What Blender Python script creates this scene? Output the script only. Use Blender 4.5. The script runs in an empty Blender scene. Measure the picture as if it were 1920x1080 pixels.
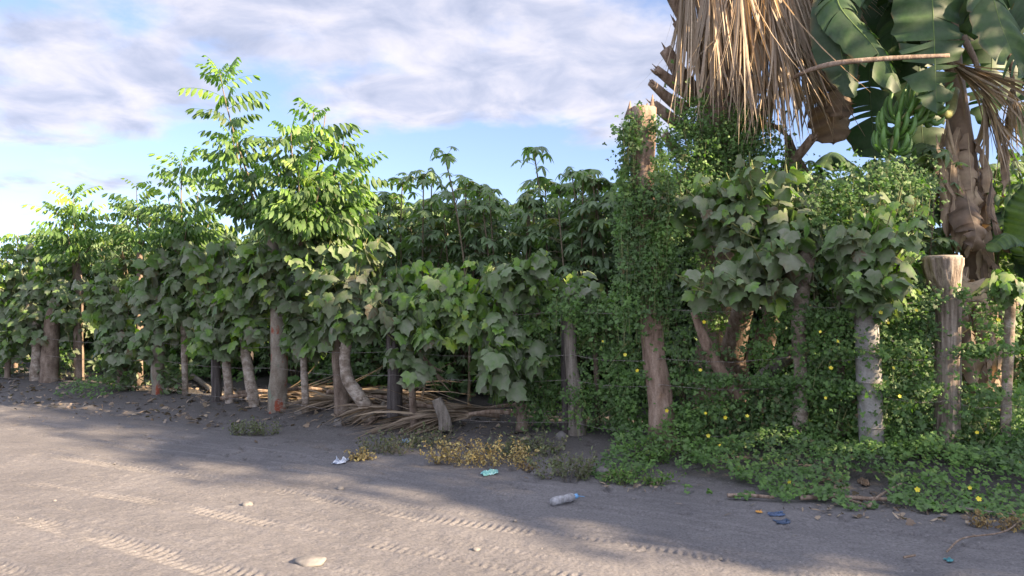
import bpy, math, random
import numpy as np
random.seed(7)
RNG = np.random.default_rng(11)
S = bpy.context.scene
C = S.collection
V = lambda *a: np.array(a, float)
nrm = lambda a: np.asarray(a, float) / max(1e-9, np.linalg.norm(a))
UP = V(0, 0, 1)

# ------------------------------------------------------------------ camera geometry
FPX, EYE, HOR = 1387.0, 1.6, 560.0
TH = math.atan((HOR - 540) / FPX)
def ray(px, py):
    a, b = (px - 960) / FPX, (540 - py) / FPX
    return V(a, math.cos(TH) - b * math.sin(TH), math.sin(TH) + b * math.cos(TH))
def P(px, py, Y):
    d = ray(px, py); t = Y / d[1]
    return V(d[0] * t, Y, EYE + d[2] * t)
# road frame: u runs along the road (to the right and nearer), v across it (away from the camera)
A = V(0.886, -0.463); N_ = V(0.463, 0.886)
def uv(x, y): return x * A[0] + y * A[1], x * N_[0] + y * N_[1]
def xy(u, v): return u * A[0] + v * N_[0], u * A[1] + v * N_[1]

def hash2(i, j, s=0):
    n = (i * 374761393 + j * 668265263 + s * 974634777) & 0xFFFFFFFF
    n = ((n ^ (n >> 13)) * 1274126177) & 0xFFFFFFFF
    return ((n ^ (n >> 16)) & 0xFFFF) / 65535.0
def vnoise(x, y, s=0):
    x = np.asarray(x, float); y = np.asarray(y, float)
    i = np.floor(x).astype(np.int64); j = np.floor(y).astype(np.int64)
    fx, fy = x - i, y - j
    fx = fx * fx * (3 - 2 * fx); fy = fy * fy * (3 - 2 * fy)
    a, b = hash2(i, j, s), hash2(i + 1, j, s); c, d = hash2(i, j + 1, s), hash2(i + 1, j + 1, s)
    return (a * (1 - fx) + b * fx) * (1 - fy) + (c * (1 - fx) + d * fx) * fy
def fbm(x, y, o=4, s=0):
    t, a = 0, .5
    for k in range(o):
        t = t + a * vnoise(x, y, s + k); x = x * 2.03 + 7; y = y * 2.03 + 3; a *= .5
    return t
def sst(a, b, x):
    t = np.clip((x - a) / (b - a), 0, 1); return t * t * (3 - 2 * t)
def height(x, y):
    u, v = uv(np.asarray(x, float), np.asarray(y, float))
    e = 6.35 + .5 * (fbm(u * .45, v * 0 + 2, 3, 5) - .45)
    z = sst(e, e + 1.5, v) * .15 + (fbm(u * .8, v * .8, 3, 9) - .45) * .10 * sst(e - .3, e + .8, v)
    return z + (fbm(u * .25, v * .9, 3, 21) - .45) * .05
def G(px, py):
    z = 0.0
    d = ray(px, py)
    for _ in range(8):
        t = (z - EYE) / d[2]; x, y = d[0] * t, d[1] * t; z = float(height(x, y))
    return V(x, y, z)
_bx = [-400, -100, 90, 300, 410, 520, 650, 775, 1075, 1240, 1500, 1630, 1775, 1890, 2100, 2500]
_by = [690, 702, 714, 738, 752, 767, 776, 800, 812, 833, 840, 856, 853, 868, 905, 985]
def base_y(px): return float(np.interp(px, _bx, _by))
def Yf(px): return G(px, base_y(px))[1]

# ------------------------------------------------------------------ mesh building
class MB:
    def __init__(s): s.v = []; s.t = []; s.f = []; s.n = 0
    def add(s, v, faces, tint=.5, mi=0):
        v = np.asarray(v, float).reshape(-1, 3)
        tt = np.broadcast_to(np.asarray(tint, float), (len(v),)) if np.ndim(tint) < 2 else tint
        for fa in (faces if isinstance(faces, list) else [faces]):
            s.f.append((np.asarray(fa, np.int64) + s.n, mi))
        s.v.append(v); s.t.append(np.array(tt)); s.n += len(v)
    def scatter(s, tpl, M, T, tint, mi=0):
        """copies of a leaf template: M (n,3,3) columns = axes already scaled, T (n,3)"""
        tv, tf = tpl[:2]
        n, k = len(T), len(tv)
        if n == 0: return
        v = np.einsum('nij,kj->nki', M, tv) + T[:, None, :]
        off = (np.arange(n) * k)
        fs = [(np.asarray(f)[None] + off[:, None, None]).reshape(-1, np.asarray(f).shape[1]) for f in tf]
        s.add(v.reshape(-1, 3), fs, np.repeat(np.asarray(tint, float) * np.ones(n), k) + (np.tile(tpl[2], n) + RNG.normal(0, .035, n * k) if len(tpl) > 2 else 0), mi)
    def build(s, name, mats, parent=None, loc=None, smooth=True):
        v = np.concatenate(s.v); t = np.concatenate(s.t)
        origin = V(*parent_loc(parent)) if parent else (V(*loc) if loc is not None else V(0, 0, 0))
        v = v - origin
        me = bpy.data.meshes.new(name)
        me.vertices.add(len(v)); me.vertices.foreach_set('co', v.astype(np.float32).ravel())
        li = np.concatenate([f.ravel() for f, _ in s.f]); cnt = np.concatenate([np.full(len(f), f.shape[1]) for f, _ in s.f])
        mi = np.concatenate([np.full(len(f), m) for f, m in s.f])
        me.loops.add(len(li)); me.loops.foreach_set('vertex_index', li.astype(np.int32))
        me.polygons.add(len(cnt))
        st = np.concatenate([[0], np.cumsum(cnt)[:-1]])
        me.polygons.foreach_set('loop_start', st.astype(np.int32))
        me.polygons.foreach_set('loop_total', cnt.astype(np.int32))
        me.polygons.foreach_set('material_index', mi.astype(np.int32))
        me.polygons.foreach_set('use_smooth', np.full(len(cnt), smooth))
        at = me.attributes.new('tint', 'FLOAT', 'POINT'); at.data.foreach_set('value', t.astype(np.float32))
        me.update(calc_edges=True); me.validate()
        for m in (mats if isinstance(mats, list) else [mats]): me.materials.append(m)
        o = bpy.data.objects.new(name, me); C.objects.link(o)
        if parent: o.parent = parent
        else: o.location = origin
        return o
def parent_loc(p):
    l = V(*p.location)
    while p.parent: p = p.parent; l = l + V(*p.location)
    return l
def tag(o, label=None, cat=None, group=None, kind=None):
    if label: o['label'] = label
    if cat: o['category'] = cat
    if group: o['group'] = group
    if kind: o['kind'] = kind
    return o
def thing(name, label, cat, loc, group=None):
    o = bpy.data.objects.new(name, None); C.objects.link(o); o.empty_display_size = .1
    o.location = loc
    return tag(o, label, cat, group)

def frame_along(path):
    path = np.asarray(path, float); n = len(path)
    tg = np.gradient(path, axis=0); tg /= np.maximum(1e-9, np.linalg.norm(tg, axis=1))[:, None]
    a = np.cross(tg[0], V(0, 1, .13)); a = nrm(a); A_ = [a]
    for i in range(1, n):
        a = A_[-1] - tg[i] * np.dot(A_[-1], tg[i]); A_.append(nrm(a))
    A_ = np.array(A_); B_ = np.cross(tg, A_)
    return tg, A_, B_
def resample(path, rad, n):
    path = np.asarray(path, float); rad = np.asarray(rad, float)
    d = np.concatenate([[0], np.cumsum(np.linalg.norm(np.diff(path, axis=0), axis=1))])
    x = np.linspace(0, d[-1], n)
    # smooth (Catmull-like) via dense cubic through gradient
    m = np.gradient(path, d, axis=0) if len(path) > 2 else np.repeat((path[1:] - path[:-1]) / max(1e-9, d[-1]), 2, 0)
    idx = np.clip(np.searchsorted(d, x) - 1, 0, len(d) - 2)
    h = (d[idx + 1] - d[idx]); t = (x - d[idx]) / h; t = t[:, None]; h = h[:, None]
    q = (2*t**3-3*t**2+1)*path[idx] + (t**3-2*t**2+t)*h*m[idx] + (-2*t**3+3*t**2)*path[idx+1] + (t**3-t**2)*h*m[idx+1]
    return q, np.interp(x, d, rad)
def tube(mb, path, rad, sides=8, n=None, rough=0, seed=0, fiss=0, tint=.5, cap=True, flat=None, mi=0, fa=9):
    path = np.asarray(path, float); rad = np.broadcast_to(np.asarray(rad, float), (len(path),))
    if n: path, rad = resample(path, rad, n)
    n = len(path)
    tg, a, b = frame_along(path)
    ph = np.linspace(0, 2*math.pi, sides, endpoint=False)
    r = rad[:, None] * np.ones(sides)[None]
    if rough:
        L = np.linspace(0, 1, n) * np.linalg.norm(path[-1]-path[0])
        cx, cy = np.cos(ph), np.sin(ph)
        mod = fbm(cx[None]*1.6 + L[:, None]*3.1 + seed*13.7, cy[None]*1.6 + L[:, None]*2.3 + seed*3.1, 4, seed) - .47
        r = r * (1 + rough * 2 * mod)
    if fiss:
        L = np.linspace(0, 1, n) * np.linalg.norm(path[-1]-path[0])
        cr = fbm((ph/(2*math.pi)*fa*2)[None] + .25*np.sin(L*7)[:, None], L[:, None]*2.2 + ph[None]*0, 3, seed+50)
        r = r * (1 - fiss * np.abs(cr - .45) * 3)
    fx, fy = (1, 1) if flat is None else flat
    v = path[:, None] + r[..., None] * (np.cos(ph)[None, :, None]*a[:, None]*fx + np.sin(ph)[None, :, None]*b[:, None]*fy)
    i = np.arange(n-1)[:, None]*sides; j = np.arange(sides)[None]; j2 = (j+1) % sides
    q = np.stack([i+j, i+j2, i+sides+j2, i+sides+j], -1).reshape(-1, 4)
    vv = v.reshape(-1, 3); fs = [q]
    if cap:
        m = len(vv); vv = np.concatenate([vv, path[:1], path[-1:]])
        t0 = np.stack([np.full(sides, m), (np.arange(sides)+1) % sides, np.arange(sides)], -1)
        t1 = np.stack([np.full(sides, m+1), (n-1)*sides+np.arange(sides), (n-1)*sides+(np.arange(sides)+1) % sides], -1)
        fs.append(np.concatenate([t0, t1]))
    mb.add(vv, fs, tint, mi)

# ------------------------------------------------------------------ materials
def mat(name):
    m = bpy.data.materials.new(name); m.use_nodes = True
    nt = m.node_tree; nt.nodes.clear()
    return m, nt, nt.nodes.new, nt.links.new
def ramp(nt, fac, stops):
    r = nt.nodes.new('ShaderNodeValToRGB'); e = r.color_ramp.elements
    while len(e) > 1: e.remove(e[-1])
    e[0].position = stops[0][0]; e[0].color = (*stops[0][1], 1)
    for p, c in stops[1:]:
        k = e.new(p); k.color = (*c, 1)
    nt.links.new(fac, r.inputs['Fac']); return r.outputs['Color']
def noise(nt, vec, scale, detail=4, rough=.55):
    n = nt.nodes.new('ShaderNodeTexNoise'); n.inputs['Scale'].default_value = scale
    n.inputs['Detail'].default_value = detail; n.inputs['Roughness'].default_value = rough
    if vec is not None: nt.links.new(vec, n.inputs['Vector'])
    return n.outputs['Fac']
def mapping(nt, vec, scale=(1, 1, 1), rot=(0, 0, 0)):
    n = nt.nodes.new('ShaderNodeMapping'); n.inputs['Scale'].default_value = scale; n.inputs['Rotation'].default_value = rot
    nt.links.new(vec, n.inputs['Vector']); return n.outputs['Vector']
def mix(nt, fac, a, b, mode='MIX'):
    n = nt.nodes.new('ShaderNodeMix'); n.data_type = 'RGBA'; n.blend_type = mode
    for sock, val in ((n.inputs[0], fac), (n.inputs[6], a), (n.inputs[7], b)):
        if hasattr(val, 'is_linked'): nt.links.new(val, sock)
        else: sock.default_value = val if isinstance(val, (int, float)) else (*val, 1)
    return n.outputs[2]
def leafmat(name, stops, trans=.35, dust=0.0, dustcol=(.26, .24, .21), rough=.55, tcol=(1.25, 1.5, .45), spec=.35):
    m, nt, N, L = mat(name)
    out = N('ShaderNodeOutputMaterial'); at = N('ShaderNodeAttribute'); at.attribute_name = 'tint'
    g = N('ShaderNodeNewGeometry')
    col = ramp(nt, at.outputs['Fac'], stops)
    nz = noise(nt, g.outputs['Position'], 30, 3)
    col = mix(nt, .35, col, ramp(nt, nz, [(.3, (.35, .35, .35)), (.7, (1, 1, 1))]), 'MULTIPLY') if True else col
    base = col
    if dust:
        d = ramp(nt, noise(nt, g.outputs['Position'], 9, 4), [(.35, (0, 0, 0)), (.7, (dust,)*3)])
        base = mix(nt, d, col, dustcol)
    p = N('ShaderNodeBsdfPrincipled'); L(base, p.inputs['Base Color']); p.inputs['Roughness'].default_value = rough
    p.inputs['Specular IOR Level'].default_value = spec
    t = N('ShaderNodeBsdfTranslucent'); L(mix(nt, 1.0, col, tcol, 'MULTIPLY'), t.inputs['Color'])
    ms = N('ShaderNodeMixShader'); ms.inputs[0].default_value = trans
    L(p.outputs[0], ms.inputs[1]); L(t.outputs[0], ms.inputs[2]); L(ms.outputs[0], out.inputs['Surface'])
    return m
def barkmat(name, stops, scale=(14, 14, 3), patch=None, bump=.6, rough=.9, fine=60):
    m, nt, N, L = mat(name)
    out = N('ShaderNodeOutputMaterial'); tc = N('ShaderNodeTexCoord')
    v = mapping(nt, tc.outputs['Object'], scale)
    n1 = noise(nt, v, 1.0, 6, .65)
    col = ramp(nt, n1, stops)
    if patch:
        pn = noise(nt, mapping(nt, tc.outputs['Object'], (5, 5, 3.2)), 1.0, 4, .6)
        f = ramp(nt, pn, [(patch[1], (0, 0, 0)), (patch[1] + .06, (1, 1, 1))])
        col = mix(nt, f, col, patch[0])
        if len(patch) > 2:
            pn2 = noise(nt, mapping(nt, tc.outputs['Object'], (4.1, 4.1, 2.2), (1, 2, 3)), 1.3, 4, .6)
            col = mix(nt, ramp(nt, pn2, [(patch[3], (0, 0, 0)), (patch[3] + .05, (1, 1, 1))]), col, patch[2])
    fn = noise(nt, tc.outputs['Object'], fine, 3)
    col = mix(nt, .5, col, ramp(nt, fn, [(.3, (.45, .45, .45)), (.7, (1, 1, 1))]), 'MULTIPLY')
    p = N('ShaderNodeBsdfPrincipled'); L(col, p.inputs['Base Color']); p.inputs['Roughness'].default_value = rough
    p.inputs['Specular IOR Level'].default_value = .15
    b = N('ShaderNodeBump'); b.inputs['Strength'].default_value = bump; b.inputs['Distance'].default_value = .02
    L(n1, b.inputs['Height']); L(b.outputs[0], p.inputs['Normal']); L(p.outputs[0], out.inputs['Surface'])
    return m
def plain(name, stops, scale=20, rough=.6, spec=.4, stretch=(1, 1, 1), trans=0, bump=0):
    m, nt, N, L = mat(name)
    out = N('ShaderNodeOutputMaterial'); tc = N('ShaderNodeTexCoord')
    n1 = noise(nt, mapping(nt, tc.outputs['Object'], stretch), scale, 4)
    p = N('ShaderNodeBsdfPrincipled'); L(ramp(nt, n1, stops), p.inputs['Base Color'])
    p.inputs['Roughness'].default_value = rough; p.inputs['Specular IOR Level'].default_value = spec
    if trans: p.inputs['Transmission Weight'].default_value = trans; p.inputs['IOR'].default_value = 1.2
    if bump:
        b = N('ShaderNodeBump'); b.inputs['Strength'].default_value = bump; b.inputs['Distance'].default_value = .01
        L(n1, b.inputs['Height']); L(b.outputs[0], p.inputs['Normal'])
    L(p.outputs[0], out.inputs['Surface']); return m

# tint: 0 = old dusty leaf, ~.6 = green, 1 = fresh yellow-green shoot
M_JAT = leafmat('dusty lobed leaf', [(0, (.13, .09, .045)), (.06, (.15, .17, .105)), (.3, (.105, .165, .068)), (.6, (.09, .19, .04)), (.85, (.15, .30, .03)), (1, (.26, .37, .04))], .34, .65, (.25, .26, .21))
M_PIN = leafmat('pinnate leaf', [(0, (.065, .12, .04)), (.5, (.095, .19, .045)), (.8, (.145, .28, .045)), (1, (.25, .37, .05))], .38, .15, tcol=(1.15, 1.5, .5))
M_CAS = leafmat('cassava leaf', [(0, (.10, .155, .08)), (.5, (.14, .225, .095)), (.85, (.19, .29, .09)), (1, (.28, .30, .09))], .4, .4, (.26, .31, .27))
M_VINE = leafmat('small vine leaf', [(0, (.15, .115, .06)), (.05, (.10, .11, .045)), (.12, (.05, .10, .035)), (.5, (.085, .18, .042)), (.85, (.13, .25, .05)), (1, (.21, .31, .07))], .34, .15)
M_WEED = leafmat('grey green weed leaf', [(0, (.10, .09, .05)), (.5, (.10, .13, .06)), (1, (.15, .19, .07))], .25, .3)
M_DRYW = leafmat('withered weed leaf', [(0, (.16, .10, .045)), (.5, (.40, .31, .12)), (1, (.52, .45, .18))], .25, 0, tcol=(1.2, 1, .6))
M_BAN = leafmat('banana leaf', [(0, (.16, .10, .05)), (.10, (.05, .065, .025)), (.16, (.028, .062, .028)), (.5, (.042, .095, .034)), (1, (.12, .20, .045))], .25, .2, (.15, .16, .13), .5, spec=.25)
M_STRAW = leafmat('dry palm straw', [(0, (.11, .08, .05)), (.35, (.26, .205, .145)), (.7, (.42, .345, .25)), (1, (.56, .47, .34))], .25, .25, (.3, .27, .23), .6, (1.2, .95, .55))
M_DEADB = leafmat('dry banana sheath', [(0, (.05, .035, .025)), (.35, (.15, .105, .07)), (.7, (.32, .24, .16)), (1, (.52, .42, .28))], .22, .35, (.28, .22, .17), .6, (1.25, .85, .4))
M_LITTER = leafmat('dead leaf litter', [(0, (.06, .045, .03)), (.4, (.16, .115, .08)), (.8, (.26, .20, .14)), (1, (.36, .29, .21))], .1, .3, (.2, .18, .17))
M_FLOWER = leafmat('yellow petal', [(0, (.75, .62, .03)), (1, (.85, .78, .10))], .25, 0, tcol=(1, 1, .6))
M_SHOOT = plain('green shoot bark', [(.3, (.10, .12, .04)), (.7, (.19, .20, .08))], 30, .7)
M_STEM = plain('thin brown stem', [(.3, (.09, .07, .045)), (.7, (.18, .15, .10))], 30, .8)
M_BARK_PALE = barkmat('pale flaking bark', [(.3, (.10, .075, .055)), (.48, (.24, .20, .16)), (.62, (.40, .36, .31)), (.8, (.50, .47, .42))], (9, 9, 12), bump=.9)
M_BARK_GREY = barkmat('weathered grey bark', [(.3, (.07, .06, .05)), (.5, (.19, .17, .145)), (.75, (.32, .295, .26))], (22, 22, 2.2), bump=1)
M_BARK_DARK = barkmat('dark old post wood', [(.3, (.035, .03, .03)), (.55, (.10, .09, .085)), (.8, (.19, .175, .17))], (26, 26, 2), bump=1)
M_BARK_BROWN = barkmat('brown bark', [(.3, (.075, .055, .042)), (.5, (.185, .145, .115)), (.75, (.32, .27, .22))], (10, 10, 5), bump=.9)
M_BARK_RED = barkmat('blotched red and grey bark', [(.3, (.13, .10, .075)), (.55, (.24, .215, .175)), (.8, (.33, .32, .27))], (8, 8, 5), ((.26, .075, .045), .56, (.17, .20, .15), .6), .8)
M_BARK_TALL = barkmat('tan furrowed bark', [(.3, (.11, .075, .055)), (.5, (.24, .175, .135)), (.75, (.36, .285, .23))], (16, 16, 4), ((.30, .14, .06), .66), 1)
M_BARK_SMOOTH = barkmat('smooth grey bark', [(.3, (.17, .165, .15)), (.55, (.27, .265, .25)), (.8, (.37, .37, .36))], (6, 6, 10), ((.47, .49, .50), .6, (.16, .165, .13), .63), .5)
M_BARK_LOG = barkmat('deeply furrowed log bark', [(.32, (.10, .08, .065)), (.5, (.25, .21, .175)), (.7, (.40, .36, .31))], (30, 30, 1.6), None, 1, fine=40)
M_CUT = plain('sawn wood', [(.3, (.20, .17, .14)), (.7, (.34, .30, .25))], 25, .85, .1)
M_BOOT = barkmat('dry palm leaf base', [(.3, (.10, .07, .05)), (.5, (.22, .165, .125)), (.75, (.36, .30, .25))], (20, 20, 3), None, .7)
M_WIRE = plain('galvanised wire', [(.3, (.13, .10, .085)), (.7, (.30, .29, .28))], 40, .6, .4)

# ------------------------------------------------------------------ leaf templates (verts, [tris])
def t_lobed():
    o = [(0, .08), (.16, .20), (.36, .20), (.50, .04), (.66, -.20), (.44, -.34), (.40, -.64), (.20, -.70), (0, -1.0)]
    o = o + [(-x, y) for x, y in o[-2:0:-1]]
    mid = [(0, -.15), (0, -.5)]
    pts = np.array([(0, -.02)] + o)
    z = -.16 * (np.abs(pts[:, 0]) ** 1.5) * 2 - .14 * pts[:, 1] ** 2 * (pts[:, 1] < 0)
    v = np.column_stack([pts, z]); n = len(o)
    f = [(0, 1 + (i + 1) % n, 1 + i) for i in range(n)]
    v[0, 2] += .03
    lob = np.full(len(v), -.07); lob[[0, 2, 5, 7, 9]] = .09; lob[[len(v)-1-k for k in (0, 3, 5)]] = .09
    return v, [np.array(f)], lob
def t_blade(n, w, droop, fold=.15, x0=0.0):
    """lanceolate leaflet along +x, length 1"""
    xs = np.linspace(0, 1, n); ws = w * np.sin(np.clip(xs * .93 + .07, 0, 1) * math.pi) ** .8; ws[-1] = 0.004
    v = []
    for x, q in zip(xs, ws):
        z = -droop * x * x
        xx = x * (1 - .3 * droop * x)
        v += [(xx, -q, z - fold * q), (xx, 0, z), (xx, q, z - fold * q)]
    f = []
    for i in range(n - 1):
        a = 3 * i
        f += [(a, a + 1, a + 4, a + 3), (a + 1, a + 2, a + 5, a + 4)]
    return np.array(v), np.array(f)
def rotz(a): c, s = math.cos(a), math.sin(a); return np.array([[c, -s, 0], [s, c, 0], [0, 0, 1]])
def roty(a): c, s = math.cos(a), math.sin(a); return np.array([[c, 0, s], [0, 1, 0], [-s, 0, c]])
def t_pinnate(pairs=7, seed=0):
    r = random.Random(seed); V_, F_, n = [], [], 0
    bv, bf = t_blade(4, .17, .3)
    for i in range(pairs):
        s = .16 + .84 * i / (pairs - 1)
        c = np.array([s * (1 - .08 * s), 0, .10 * s - .38 * s * s])
        for sd in (-1, 1):
            L = .33 * (1 - .45 * abs(s - .55)) * r.uniform(.85, 1.1)
            R = rotz(sd * r.uniform(.95, 1.3)) @ roty(r.uniform(.75, 1.5))
            V_.append(bv * L @ R.T + c); F_.append(bf + n); n += len(bv)
    V_.append(bv * .26 @ roty(.8).T + np.array([.93, 0, -.28])); F_.append(bf + n); n += len(bv)
    rs = np.linspace(0, 1, 6); pv = []
    for s in rs:
        z = .10 * s - .38 * s * s
        pv += [(s * (1 - .08 * s), -.012, z), (s * (1 - .08 * s), .012, z)]
    V_.append(np.array(pv)); F_.append(np.array([(2*i, 2*i+1, 2*i+3, 2*i+2) for i in range(5)]) + n)
    return np.concatenate(V_), [np.concatenate(F_)]
def t_palmate(lobes=7, seed=0):
    r = random.Random(seed); V_, F_, n = [], [], 0
    bv, bf = t_blade(5, .145, .35, .3)
    for i in range(lobes):
        a = (i - (lobes - 1) / 2) * (4.1 / (lobes - 1))
        L = (1 - .38 * abs(a) / 2.05) * r.uniform(.9, 1.08)
        R = rotz(a) @ roty(r.uniform(0, .38))
        V_.append(bv * L @ R.T); F_.append(bf + n); n += len(bv)
    return np.concatenate(V_), [np.concatenate(F_)]
def t_vine(seed=0):
    r = random.Random(seed); V_, F_, n = [], [], 0
    o = np.array([(0, 0), (.3, .32), (.68, .36), (1, 0), (.68, -.36), (.3, -.32)])
    for k, a in enumerate((0, 1.35, -1.35, 2.6, -2.6)[:r.choice((3, 4, 5))]):
        L = r.uniform(.75, 1.05) * (1 if k == 0 else .85)
        v = np.column_stack([o, -.18 * np.abs(o[:, 1])]) * L @ (rotz(a) @ roty(r.uniform(-.1, .4))).T
        V_.append(v); F_.append(np.array([(0, 1, 2), (0, 2, 3), (0, 3, 4), (0, 4, 5)]) + n); n += 6
    return np.concatenate(V_), [np.concatenate(F_)]
def t_flower():
    V_, F_, n = [], [], 0
    o = np.array([(0, 0), (.6, .42), (1, .3), (1.05, 0), (1, -.3), (.6, -.42)])
    for k in range(5):
        v = np.column_stack([o, .25 * o[:, 0]]) @ rotz(k * 2 * math.pi / 5).T
        V_.append(v); F_.append(np.array([(0, 1, 2), (0, 2, 3), (0, 3, 4), (0, 4, 5)]) + n); n += 6
    return np.concatenate(V_), [np.concatenate(F_)]
T_LOB = t_lobed(); T_PIN = [t_pinnate(p, p) for p in (5, 6, 7)]; T_PAL = [t_palmate(l, l) for l in (5, 7, 7)]
T_VIN = [t_vine(i) for i in range(4)]; T_FLO = t_flower()
T_BLD = (lambda b: (b[0], [b[1]]))(t_blade(4, .2, .3))
def basis(x, zref, jit=0.0, rng=RNG):
    """matrices with x axis along x, z axis near zref"""
    x = np.asarray(x, float); z = np.broadcast_to(np.asarray(zref, float), x.shape).copy()
    if jit: z = z + rng.normal(0, jit, z.shape); x = x + rng.normal(0, jit, x.shape)
    x = x / np.linalg.norm(x, axis=1)[:, None]
    z = z - x * np.sum(x * z, 1)[:, None]; z = z / np.maximum(1e-6, np.linalg.norm(z, axis=1))[:, None]
    y = np.cross(z, x)
    return np.stack([x, y, z], -1)

# ------------------------------------------------------------------ plant generators
def shoot_path(a, b, bend=.25, n=7):
    """from a to b, leaving sideways and turning upwards"""
    a, b = np.asarray(a), np.asarray(b); t = np.linspace(0, 1, n)[:, None]
    L = np.linalg.norm(b - a)
    c = (a + b) / 2 + V(0, 0, -bend * L * .5) + RNG.normal(0, .05 * L, 3)
    return (1-t)**2 * a + 2*t*(1-t) * c + t*t * b
def lobed_leaves(mb, pts, dirs, size, tint, pet=None, pl=(.06, .16)):
    """pts on shoots, dirs outward; adds petiole and drooping blade"""
    n = len(pts)
    dirs = dirs / np.maximum(1e-6, np.linalg.norm(dirs, axis=1))[:, None]
    plen = RNG.uniform(*pl, n)[:, None]
    q = pts + (dirs + V(0, 0, .25)) * plen
    hz = dirs.copy(); hz[:, 2] = 0
    tip = hz * RNG.uniform(.1, 1.3, n)[:, None] + V(0, 0, -1.0) + RNG.normal(0, .42, (n, 3))   # tip droops
    nor = hz * .9 + V(0, 0, .75) + RNG.normal(0, .5, (n, 3))
    tip /= np.linalg.norm(tip, axis=1)[:, None]
    nor = nor - tip * np.sum(nor * tip, 1)[:, None]; nor /= np.linalg.norm(nor, axis=1)[:, None]
    ya = -tip; xa = np.cross(ya, nor)
    s = size[:, None]
    M = np.stack([xa * s * RNG.uniform(.85, 1.1, (n, 1)), ya * s, nor * s * RNG.uniform(.4, 1.6, (n, 1))], -1)
    mb.scatter(T_LOB, M, q, tint)
    if pet is not None:
        for i in range(n):
            tube(pet, [pts[i], (pts[i] + q[i]) / 2 + V(0, 0, .015), q[i]], .0028, 3, cap=False)
def jat_crown(root, heads, blobs, nshoot, lps, size, fresh=.1, dusty=.5, depth=.45, Y=None, shoot_r=.011, petioles=False, name='crown'):
    """blobs in pixels (px,py,rx,ry[,dY]); shoots leave the trunk heads and fill them"""
    mb, sm = MB(), MB()
    w = np.array([b[2] * b[3] for b in blobs], float); w /= w.sum()
    for k in range(nshoot):
        bi = RNG.choice(len(blobs), p=w); b = blobs[bi]
        Yb = Y + (b[4] if len(b) > 4 else 0)
        th, r = RNG.uniform(0, 2*math.pi), math.sqrt(RNG.uniform(.05, 1))
        c = P(b[0] + b[2]*r*math.cos(th), b[1] + b[3]*r*math.sin(th), Yb + RNG.uniform(-depth, depth))
        h = heads[np.argmin([np.linalg.norm(c - hh) + RNG.uniform(0, .3) for hh in heads])]
        L = np.linalg.norm(c - h)
        a = h if L < 1.0 else c + (h - c) * min(1, .9 / L)
        path = shoot_path(a, c, RNG.uniform(.1, .4))
        tube(sm, shoot_path(h, a, .3, 5) if L >= 1.0 else [h, h + (a - h) * .5 + V(0, 0, .001), a + V(0, 0, .002)], shoot_r * 1.2, 5, cap=False)
        tube(sm, path, np.linspace(shoot_r, shoot_r * .4, len(path)), 5, cap=False)
        n = max(4, int(lps * 1.55 * RNG.uniform(.7, 1.3)))
        tt = 1 - RNG.uniform(0, 1, n) ** 1.6 * .75
        seg = np.array([path[min(len(path)-1, int(x * (len(path)-1)))] + RNG.normal(0, .02, 3) for x in tt])
        az = np.arange(n) * 2.4 + RNG.uniform(0, 6)
        d = np.column_stack([np.cos(az), np.sin(az), RNG.uniform(-.2, .7, n)])
        isf = RNG.uniform() < fresh
        tip_small = np.where(tt > .93, .6, 1.0)
        sz = size * RNG.uniform(.42, 1.0, n) * tip_small
        ti = np.clip(RNG.normal(.22 + .25 * (1 - dusty), .12, n) + (tt > .93) * .35, .07, 1)
        if isf: ti = np.clip(RNG.normal(.78, .12, n), .5, 1)
        ti = np.where(RNG.uniform(size=n) < .015, .0, ti)
        lobed_leaves(mb, seg, d, sz, ti, sm if petioles else None)
    o = mb.build(name, M_JAT, root)
    sm.build('branches', M_SHOOT, root)
    return o
def pin_crown(root, head, tips, nleaf, size, Y, fresh=.3):
    """tips: pixel end points of rising shoots (px,py,dY); pinnate leaves along them, brightest at the tip"""
    mb, sm = MB(), MB()
    for (px, py, dY, nl) in tips:
        nl = max(9, int(nl * (1.0 if size > .51 else 1.05)))
        e = P(px, py + 16, Y + dY)
        mid = (head + e) / 2 + V((e[0] - head[0]) * .18, (e[1] - head[1]) * .15, -.12)
        t = np.linspace(0, 1, 12)[:, None]
        path = (1-t)**2 * head + 2*t*(1-t) * mid + t*t * e
        tube(sm, path, np.linspace(.02, .006, 12), 6, cap=False)
        tt = np.sort(1 - RNG.uniform(0, 1, nl) ** 1.25 * .80)
        idx = tt * 11; i0 = np.clip(idx.astype(int), 0, 10); f = (idx - i0)[:, None]
        pts = path[i0] * (1 - f) + path[i0 + 1] * f
        az = np.arange(nl) * 2.4 + RNG.uniform(0, 6) + RNG.normal(0, .3, nl)
        d = np.column_stack([np.cos(az), np.sin(az), np.where(tt > .9, 1.1, RNG.uniform(.1, .95, nl))])
        M = basis(d, UP, .12)
        sz = size * RNG.uniform(.75, 1.15, nl) * np.where(tt > .93, .6, 1)
        ti = np.clip((.34 if size > .51 else .44) + (tt > .85) * .42 + RNG.normal(0, .16, nl), 0, 1)
        for q in range(3):
            k = np.arange(nl) % 3 == q
            mb.scatter(T_PIN[q], M[k] * sz[k][:, None, None], pts[k], ti[k])
    mb.build('crown', M_PIN, root); sm.build('branches', M_STEM, root)
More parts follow.
